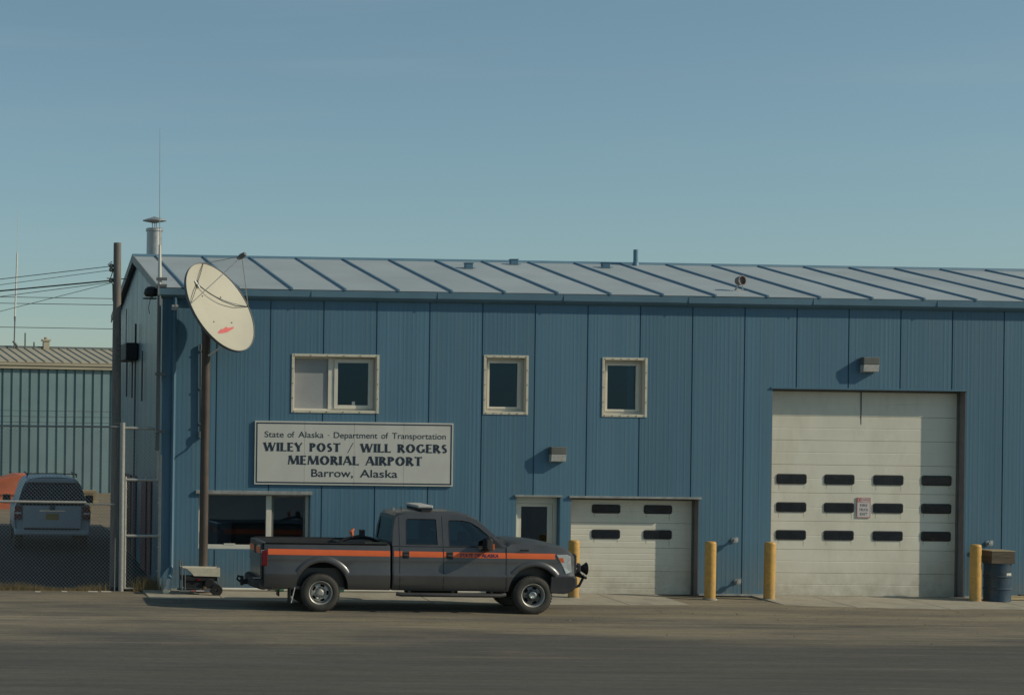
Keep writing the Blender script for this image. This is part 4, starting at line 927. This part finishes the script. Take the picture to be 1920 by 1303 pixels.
# wheel wells, chassis
b = MB(); b.box(-.55, .62, -.60, .60, .62, .87); b.box(3.85, 4.95, -.58, .58, .55, 1.1); b.box(-1.1, 4.9, -.46, -.36, .48, .64); b.box(-1.1, 4.9, .36, .46, .48, .64); b.box(1.6, 3.7, -.85, .85, .47, .60)
b.tube([(.0, -.8, .39), (0, .8, .39)], .06, 10); b.tube([(4.38, -.8, .38), (4.38, .8, .38)], .06, 10); b.lathe([(0, -.16), (.17, -.1), (.17, .1), (0, .16)], (0, 0, .39), 'Y', 14); b.box(2.0, 3.0, -.25, .25, .34, .5); b.tube([(.1, 0, .42), (2.1, 0, .44)], .05, 8)
b.box(.62, 1.4, .1, .6, .42, .62); b.build('chassis', 'dark', tk)
MB().tube([(.55, -.62, .46), (-.75, -.66, .47), (-1.05, -.72, .44)], .04, 8).build('exhaust_pipe', 'steel', tk)
for x, y in ((-.62, -.80), (-.62, .80)): box('mud_flap', 'black', x-.012, x+.012, y-.16, y+.16, .16, .62, tk)
b = MB(); b.tube([(-.60, -.965, .18), (-.53, -.965, .50)], .012, 6); b.build('flap_rod', 'lens', tk)
# greenhouse
prof = [(1.475, 1.37), (1.50, 1.70), (1.555, 1.99), (1.62, 2.055), (1.80, 2.085), (2.2, 2.10), (2.6, 2.10), (2.85, 2.085), (3.05, 2.045), (3.25, 1.955), (3.55, 1.66), (3.86, 1.37)]
def ghw(z): return .925-(z-1.37)*.235
def gh(scale_in, drop0):
    rings = []
    for t in (-1, -.94, -.80, -.4, 0, .4, .80, .94, 1):
        a = abs(t); dr = {1: .075, .94: .035, .80: .012, .4: .0, 0: -.008}[a]
        ring = []
        for x, z in prof:
            f = max(0, (z-1.37)/.73); zz = z-dr*(f**3); bow = .10*(1-a*a)*(1-f)*(1 if x > 3.2 else 0)
            ring.append((x+bow, t*(ghw(zz)-scale_in), zz))
        rings.append(ring)
    return rings
b = MB(); b.rings(gh(0, 0)); g_ = b.build('cab_roof', 'truck', None)
cuts = []
inn = MB(); ip = [(1.54, 1.2), (1.57, 1.72), (1.63, 1.97), (1.70, 2.0), (2.2, 2.045), (2.8, 2.03), (3.03, 1.985), (3.22, 1.89), (3.50, 1.62), (3.80, 1.30), (3.80, 1.2)]
inn.rings([[(x, t*(ghw(max(z, 1.37))-.055), z-(.05 if abs(t) == 1 and z > 1.9 else 0)) for x, z in ip] for t in (-1, 0, 1)]); cuts.append(inn.build('cut', 'dark'))
RWIN = [(1.765, 1.405), (2.42, 1.405), (2.405, 1.90), (2.38, 1.925), (1.81, 1.925), (1.78, 1.90)]
FWIN = [(2.655, 1.385), (3.66, 1.385), (3.47, 1.60), (3.26, 1.78), (3.10, 1.87), (2.93, 1.905), (2.68, 1.905), (2.66, 1.88)]
for w_ in (RWIN, FWIN): cuts.append(MB().prism(w_, -1.2, 1.2).build('cut', 'dark'))
# windscreen and rear window openings cut along the slope
ws = MB(); ws.rings([[(x, y, z) for y, z in ((-.80, 1.42), (.80, 1.42), (.64, 1.90), (-.64, 1.90))] for x in (3.15, 4.3)]); cuts.append(ws.build('cut', 'dark'))
rw = MB(); rw.rings([[(x, y, z) for y, z in ((-.74, 1.44), (.74, 1.44), (.64, 1.90), (-.64, 1.90))] for x in (1.2, 1.62)]); cuts.append(rw.build('cut', 'dark'))
boolean(g_, cuts); g_.parent = tk
for p in g_.data.polygons: p.use_smooth = True
g_.data.set_sharp_from_angle(angle=math.radians(30))
for s in (-1, 1):
    for nm, w_, ex_ in (('rear_door_glass', RWIN, .012), ('front_door_glass', FWIN, .012)):
        cx = sum(p[0] for p in w_)/len(w_); cz = sum(p[1] for p in w_)/len(w_)
        pts = [(cx+(x-cx)*1.03, cz+(z-cz)*1.03) for x, z in w_]
        MB().rings([[(x, s*(ghw(z)-.03), z) for x, z in pts], [(x, s*(ghw(z)-.024), z) for x, z in pts]]).build(nm, 'cglass', tk)
    # window seals
    for w_ in (RWIN, FWIN):
        b = MB(); m_ = len(w_); path = [(x, s*(ghw(z)-.004), z) for x, z in w_]
        for i in range(m_): b.tube([path[i], path[(i+1) % m_]], .009, 5)
        b.build('window_seal', 'black', tk)
MB().rings([[(3.87-.02, -.80, 1.40), (3.95, 0, 1.40), (3.85, .80, 1.40)], [(3.33, -.66, 1.89), (3.37, 0, 1.91), (3.33, .66, 1.89)]], cap=False, closed=False).build('windscreen', 'cglass', tk, recalc=False)
MB().quad((1.49, -.78, 1.42), (1.49, .78, 1.42), (1.548, .66, 1.92), (1.548, -.66, 1.92)).build('back_glass', 'tintpane', tk, recalc=False)
# interior
b = MB(); b.box(1.6, 3.75, -.82, .82, .63, .80); b.build('floor', 'dark', tk)
for x in (1.75, 2.72):
    for y in ((-.45, .45) if x > 2 else (-.42, .42)):
        b = MB(); b.box(x, x+.5, y-.25, y+.25, .80, 1.12); b.rings([[(x, y-.25, 1.0), (x+.14, y-.25, 1.0), (x+.14, y+.25, 1.0), (x, y+.25, 1.0)], [(x-.14, y-.22, 1.62), (x-.04, y-.22, 1.62), (x-.04, y+.22, 1.62), (x-.14, y+.22, 1.62)]]); b.box(x-.16, x-.05, y-.13, y+.13, 1.66, 1.84); b.build('seat', 'dark', tk, bevel=.03)
b = MB(); b.box(3.40, 3.80, -.84, .84, 1.0, 1.37); b.build('dashboard', 'dark', tk, bevel=.05)
b = MB(); n = 20; cxw = Vector((3.27, .42, 1.36)); aw = Vector((-.8, 0, .6)).normalized(); bw = Vector((0, 1, 0)); cw = aw.cross(bw)
b.tube([cxw+(bw*math.cos(2*math.pi*k/n)+cw*math.sin(2*math.pi*k/n))*.19 for k in range(n+1)], .016, 6); b.tube([cxw-bw*.18, cxw+bw*.18], .015, 6); b.tube([cxw, cxw-aw*.3], .03, 6); b.build('steering_wheel', 'dark', tk)
b = MB(); b.box(3.10, 3.14, -.12, .12, 1.82, 1.89); b.build('inside_mirror', 'lens', tk)
# shut lines, handles
b = MB()
for x, z0, z1 in ((1.625, .49, 1.38), (2.525, .49, 1.38), (3.815, .49, 1.37)):
    for s in (-1, 1):
        zz = [z0+(z1-z0)*i/14 for i in range(15)]
        b.rings([[(x-.006, s*(hw(z)+.0012), z) for z in zz], [(x+.006, s*(hw(z)+.0012), z) for z in zz]], cap=False, closed=False)
for x, z0, z1, dx in ((1.625, 1.38, 1.97, .0), (2.525, 1.38, 1.985, -.01)):
    for s in (-1, 1): b.rings([[(x-.006, s*(ghw(z0)+.0015), z0), (x-.006+dx, s*(ghw(z1)+.0015), z1)], [(x+.006, s*(ghw(z0)+.0015), z0), (x+.006+dx, s*(ghw(z1)+.0015), z1)]], cap=False, closed=False)
b.build('shut_lines', 'dark', tk, recalc=False)['kind'] = 'stuff'
for x in (1.68, 2.585):
    for s in (-1, 1):
        b = MB(); yy = hw(1.2)
        b.box(x, x+.135, min(s*(yy-.01), s*(yy+.004)), max(s*(yy-.01), s*(yy+.004)), 1.10, 1.25); h_ = b.build('door_handle', 'black', tk, bevel=.003)
        b = MB(); b.box(x+.015, x+.12, min(s*(yy+.005), s*(yy+.028)), max(s*(yy+.005), s*(yy+.028)), 1.17, 1.205); b.build('pull', 'truck', h_, bevel=.008)
        MB().lathe([(0, s*(yy-.0)), (.012, s*(yy+.006))], (x+.10, 0, 1.07), 'Y', 10).build('lock', 'chrome', h_)
# stripe pieces follow the body side
def stripe(xa, xb, za0, za1, zb0, zb1, s, lift=.0028):
    b = MB(); n = 10; m_ = 4; rows = []
    for j in range(m_+1):
        row = []
        for i in range(n+1):
            x = xa+(xb-xa)*i/n; z0 = za0+(zb0-za0)*i/n; z1 = za1+(zb1-za1)*i/n; z = z0+(z1-z0)*j/m_
            k = 1. if x < 4.3 else 1-(x-4.3)*.045
            if x > 4.43: k = .995-(x-4.43)*.04 if x < 4.68 else .985-(x-4.68)*.0741
            row.append((x, s*(hw(z)*k+lift), z))
        rows.append(row)
    b.rings(rows, cap=False, closed=False); return b.build('side_stripe', 'orange', tk, recalc=False)
for s in (-1, 1):
    for xa, xb in ((-1.09, 1.425), (1.505, 1.615), (1.635, 1.678), (1.818, 2.515), (2.535, 2.583), (2.722, 3.805), (3.83, 4.86)):
        z0 = 1.165 if xb < 2 else 1.15
        stripe(xa, xb, 1.165-.012*(xa+1.1)/3, 1.285-.016*(xa+1.1)/3, 1.165-.012*(xb+1.1)/3, 1.285-.016*(xb+1.1)/3, s)
o = text('door_lettering', 'STATE OF ALASKA', 'purple', tk, 2.86, 3.66, 1.165, 1.235, -.9725, bold=.02, shear=.15)
# mirrors
for s in (-1, 1):
    m_ = empty('side_mirror', (0, 0, 0)) if False else None
    b = MB(); b.rings([[(3.31, s*1.02, 1.33), (3.38, s*1.02, 1.28), (3.50, s*1.0, 1.30), (3.50, s*1.0, 1.56), (3.42, s*1.02, 1.60), (3.31, s*1.02, 1.55)], [(3.33, s*1.27, 1.36), (3.39, s*1.28, 1.31), (3.47, s*1.24, 1.33), (3.47, s*1.24, 1.54), (3.42, s*1.27, 1.57), (3.33, s*1.27, 1.54)]]); mi = b.build('side_mirror', 'black', tk, bevel=.02)
    b = MB(); b.tube([(3.50, s*.88, 1.40), (3.46, s*1.05, 1.40)], .03, 6); b.tube([(3.50, s*.88, 1.34), (3.46, s*1.05, 1.34)], .025, 6); b.build('mirror_arm', 'black', mi)
    b = MB(); b.box(3.475, 3.515, min(s*1.05, s*1.2), max(s*1.05, s*1.2), 1.33, 1.45); b.build('turn_lamp', 'amber', mi, bevel=.008)
    b = MB(); b.rings([[(3.52, s*(ghw(z)+d_), z) if i < 0 else (x, s*(ghw(z)+d_), z) for i, (x, z) in enumerate(((3.50, 1.385), (3.74, 1.385), (3.52, 1.60)))] for d_ in (-.02, .004)]); b.build('mirror_sail', 'black', mi)
# lamps, grille, bumpers
for s in (-1, 1):
    b = MB(); ks = lambda x: 1-(x-4.3)*.085
    pts = [(4.86, 1.235), (5.08, 1.235), (5.16, 1.20), (5.18, .88), (5.06, .84), (5.0, .98), (4.93, 1.10)]
    b.rings([[(x, s*(hw(min(z, 1.1))*(.985-(x-4.68)*.07)+.012), z) for x, z in pts], [(x, s*.72, z) for x, z in pts]]); hl = b.build('headlamp', 'lens', tk, bevel=.006)
    b = MB(); b.rings([[(x, s*(hw(1.1)*(.985-(x-4.68)*.07)+.017), z) for x, z in ((4.90, 1.17), (5.0, 1.17), (5.02, 1.07), (4.95, 1.09))], [(x, s*.8, z) for x, z in ((4.90, 1.17), (5.0, 1.17), (5.02, 1.07), (4.95, 1.09))]]); b.build('amber_lens', 'amber', hl)
    b = MB(); b.box(4.10, 4.28, min(s*.972, s*.977), max(s*.972, s*.977), 1.30, 1.335); b.build('fender_badge', 'black', tk)
b = MB(); b.box(5.15, 5.33, -.80, .80, .82, 1.24); gr = b.build('grille', 'black', tk, bevel=.03)
for z in (.93, 1.03, 1.13): box('grille_bar', 'chrome', 5.325, 5.355, -.72, .72, z-.02, z+.02, gr, .008)
b = MB(); pr = [(4.90, .79), (5.36, .80), (5.42, .76), (5.43, .60), (5.36, .50), (5.18, .43), (4.88, .45)]
b.rings([[(x-.16*(abs(t)**3), t*.985, z) for x, z in pr] for t in (-1, -.85, -.5, 0, .5, .85, 1)]); b.build('front_bumper', 'bumperdark', tk, bevel=.02)
b = MB()
for s in (-1, 1): b.tube([(5.34, s*.42, .50), (5.50, s*.42, .56), (5.58, s*.42, .72), (5.52, s*.42, .80), (5.40, s*.42, .82)], .03, 8)
b.tube([(5.57, -.62, .74), (5.57, .62, .74)], .03, 8); b.build('push_bar', 'black', tk, smooth=40)
for y in (-.48, .48):
    b = MB(); b.lathe([(.0, 5.50), (.05, 5.50), (.10, 5.58), (.135, 5.625), (.125, 5.635), (.0, 5.625)], (0, y, .92), 'X', 20); fl_ = b.build('spot_lamp', 'black', tk, smooth=40)
    MB().tube([(5.57, y, .80), (5.57, y, .74)], .018, 6).build('lamp_stem', 'lens', fl_); MB().box(5.36, 5.47, y-.16, y+.02, .84, 1.04).build('winch_cover', 'black', fl_, bevel=.03)
b = MB(); pr = [(-1.19, .66), (-1.36, .66), (-1.40, .62), (-1.40, .48), (-1.30, .44), (-1.10, .46)]
b.rings([[(x+.12*(abs(t)**4), t*.95, z) for x, z in pr] for t in (-1, -.85, -.4, 0, .4, .85, 1)]); rb = b.build('rear_bumper', 'black', tk, bevel=.015); box('step_pad', 'chrome', -1.37, -1.22, -.85, -.60, .662, .668, rb)
b = MB(); b.box(-1.50, -1.2, -.05, .05, .47, .57); b.box(-1.53, -1.47, -.07, .07, .45, .64); b.tube([(-1.53, 0, .52), (-1.60, 0, .57), (-1.58, 0, .64), (-1.51, 0, .62)], .025, 6); b.build('tow_hitch', 'black', tk)
for s in (-1, 1):
    b = MB(); b.tube([(1.55, s*1.0, .40), (1.65, s*1.03, .385), (3.70, s*1.03, .385), (3.80, s*1.0, .41)], .042, 8); b.build('step_bar', 'bumperdark', tk, smooth=40)
    for x in (1.8, 2.7, 3.5): box('step_bracket', 'dark', x, x+.05, min(s*.6, s*1.0), max(s*.6, s*1.0), .40, .46, tk)
# wheels
def wheel(x, s, front):
    y0 = s*1.0; e = empty('wheel', (x, 0, 0)); bpy.data.objects.remove(e)
    R_ = .395; yo, yi = s*.985, s*.72
    prof = [(.225, s*.955), (.245, s*.975), (.29, s*.988), (.345, s*.985), (.378, s*.965), (.393, s*.94), (.395, s*.85), (.393, s*.77), (.375, s*.735), (.30, s*.715), (.235, s*.73), (.225, s*.75)]
    tw = MB().lathe(prof, (x, 0, .392), 'Y', 48).build('wheel', 'tyre', tk, smooth=40)
    b = MB()
    for i in range(40):                       # tread blocks
        a = 2*math.pi*i/40
        for (ya, yb, ph) in ((.92, .965, 0), (.86, .91, .5), (.80, .85, 0), (.745, .79, .5)):
            aa = a+ph*2*math.pi/40; r1 = .400; d_ = .055
            q = []
            for (r, t) in ((.385, -d_), (.385, d_), (r1, d_*.85), (r1, -d_*.85)): q.append((r*math.cos(aa+t), r*math.sin(aa+t)))
            b.rings([[(x+u, s*ya, .392+v) for u, v in q], [(x+u, s*yb, .392+v) for u, v in q]])
    b.build('tread', 'tyre', tw)
    rim = MB().lathe([(.20, s*.80), (.225, s*.82), (.228, s*.95), (.246, s*.972), (.24, s*.978), (.222, s*.965), (.215, s*.93), (.205, s*.90), (.195, s*.885)], (x, 0, .392), 'Y', 48).build('rim', 'steel', tw, smooth=40)
    b = MB(); n = 5; yf = .905 if not front else .88
    for i in range(n):
        a0 = 2*math.pi*i/n+.3
        for t0, t1, solid in ((0, .68, True), (.68, 1.256, False)):
            seg = 6
            for j in range(seg):
                p0 = a0+t0+(t1-t0)*j/seg; p1 = a0+t0+(t1-t0)*(j+1)/seg
                bands = ((.085, .128), (.128, .178), (.178, .205)) if solid else ((.085, .128), (.185, .205))
                for ra, rb_ in bands:
                    dd = lambda r: s*(yf+.03*math.sin((r-.085)/.12*math.pi)-(.02 if r > .2 else 0))
                    b.quad((x+ra*math.cos(p0), dd(ra), .392+ra*math.sin(p0)), (x+rb_*math.cos(p0), dd(rb_), .392+rb_*math.sin(p0)), (x+rb_*math.cos(p1), dd(rb_), .392+rb_*math.sin(p1)), (x+ra*math.cos(p1), dd(ra), .392+ra*math.sin(p1)))
    o = b.build('wheel_disc', 'steel' if not front else 'darksteel', tw, recalc=False)
    sm = o.modifiers.new('s', 'SOLIDIFY'); sm.thickness = .008
    if front: MB().lathe([(.09, s*.87), (.085, s*.93), (.075, s*.965), (.06, s*.972), (.05, s*.955), (.0, s*.95)], (x, 0, .392), 'Y', 28).build('hub', 'chrome', tw, smooth=40)
    else: MB().lathe([(.095, s*.90), (.08, s*.93), (.06, s*.945), (.045, s*.965), (.0, s*.968)], (x, 0, .392), 'Y', 28).build('hub', 'steel', tw, smooth=40)
    b = MB()
    for i in range(8):
        a = 2*math.pi*i/8; b.tube([(x+.105*math.cos(a), s*(yf-.005), .392+.105*math.sin(a)), (x+.105*math.cos(a), s*(yf+.035), .392+.105*math.sin(a))], .011, 6)
    b.build('lug_nuts', 'darksteel', tw); MB().lathe([(.0, s*.84), (.20, s*.84), (.20, s*.80)], (x, 0, .392), 'Y', 28).build('brake_drum', 'dark', tw)
for s in (-1, 1): wheel(0, s, False); wheel(4.38, s, True)
# light bar and load
lb_ = MB(); lb_.rings([[(2.06, -.60, 2.14), (2.38, -.60, 2.14), (2.38, -.60, 2.20), (2.06, -.60, 2.20)], [(2.06, .60, 2.14), (2.38, .60, 2.14), (2.38, .60, 2.20), (2.06, .60, 2.20)]]); lbo = lb_.build('light_bar', 'lampface', tk, bevel=.02)
b = MB(); b.box(2.08, 2.37, -.58, .58, 2.10, 2.138); b.box(2.12, 2.3, -.70, -.55, 2.04, 2.12); b.box(2.12, 2.3, .55, .70, 2.04, 2.12); b.build('bar_mount', 'black', lbo)
MB().tube([(1.78, -.3, 2.08), (1.78, -.3, 2.16)], .008, 5).build('roof_antenna', 'black', tk)
MB().lathe([(0, 2.14), (.03, 2.12), (.03, 2.07)], (1.70, .1, 0), n=10).build('roof_beacon', 'chrome', tk)
ld = empty('hose_reel', (0, 0, 0), 'dark hose load with a red nozzle in the truck bed', 'hose'); ld.location = (1.45, -3.25, 1.0)
MB().box(-.55, .30, -.5, .55, -.11, .40).build('crate', 'black', ld, bevel=.04)
MB().tube([(-.62, -.2, .33), (-.4, -.2, .46), (-.1, -.2, .52), (.15, -.15, .47), (.38, -.1, .36)], .035, 8).build('hose', 'black', ld, smooth=50)
MB().tube([(-.25, -.2, .50), (-.28, -.2, .62), (-.22, -.2, .68)], [.03, .05, .02], 8).build('nozzle', 'hopper', ld); MB().box(-.1, .0, -.25, -.12, .5, .66).build('valve', 'black', ld, bevel=.01)
bd = MB().box(-.06, .38, -.62, -.50, .395, .42).build('board', 'lumber', ld)
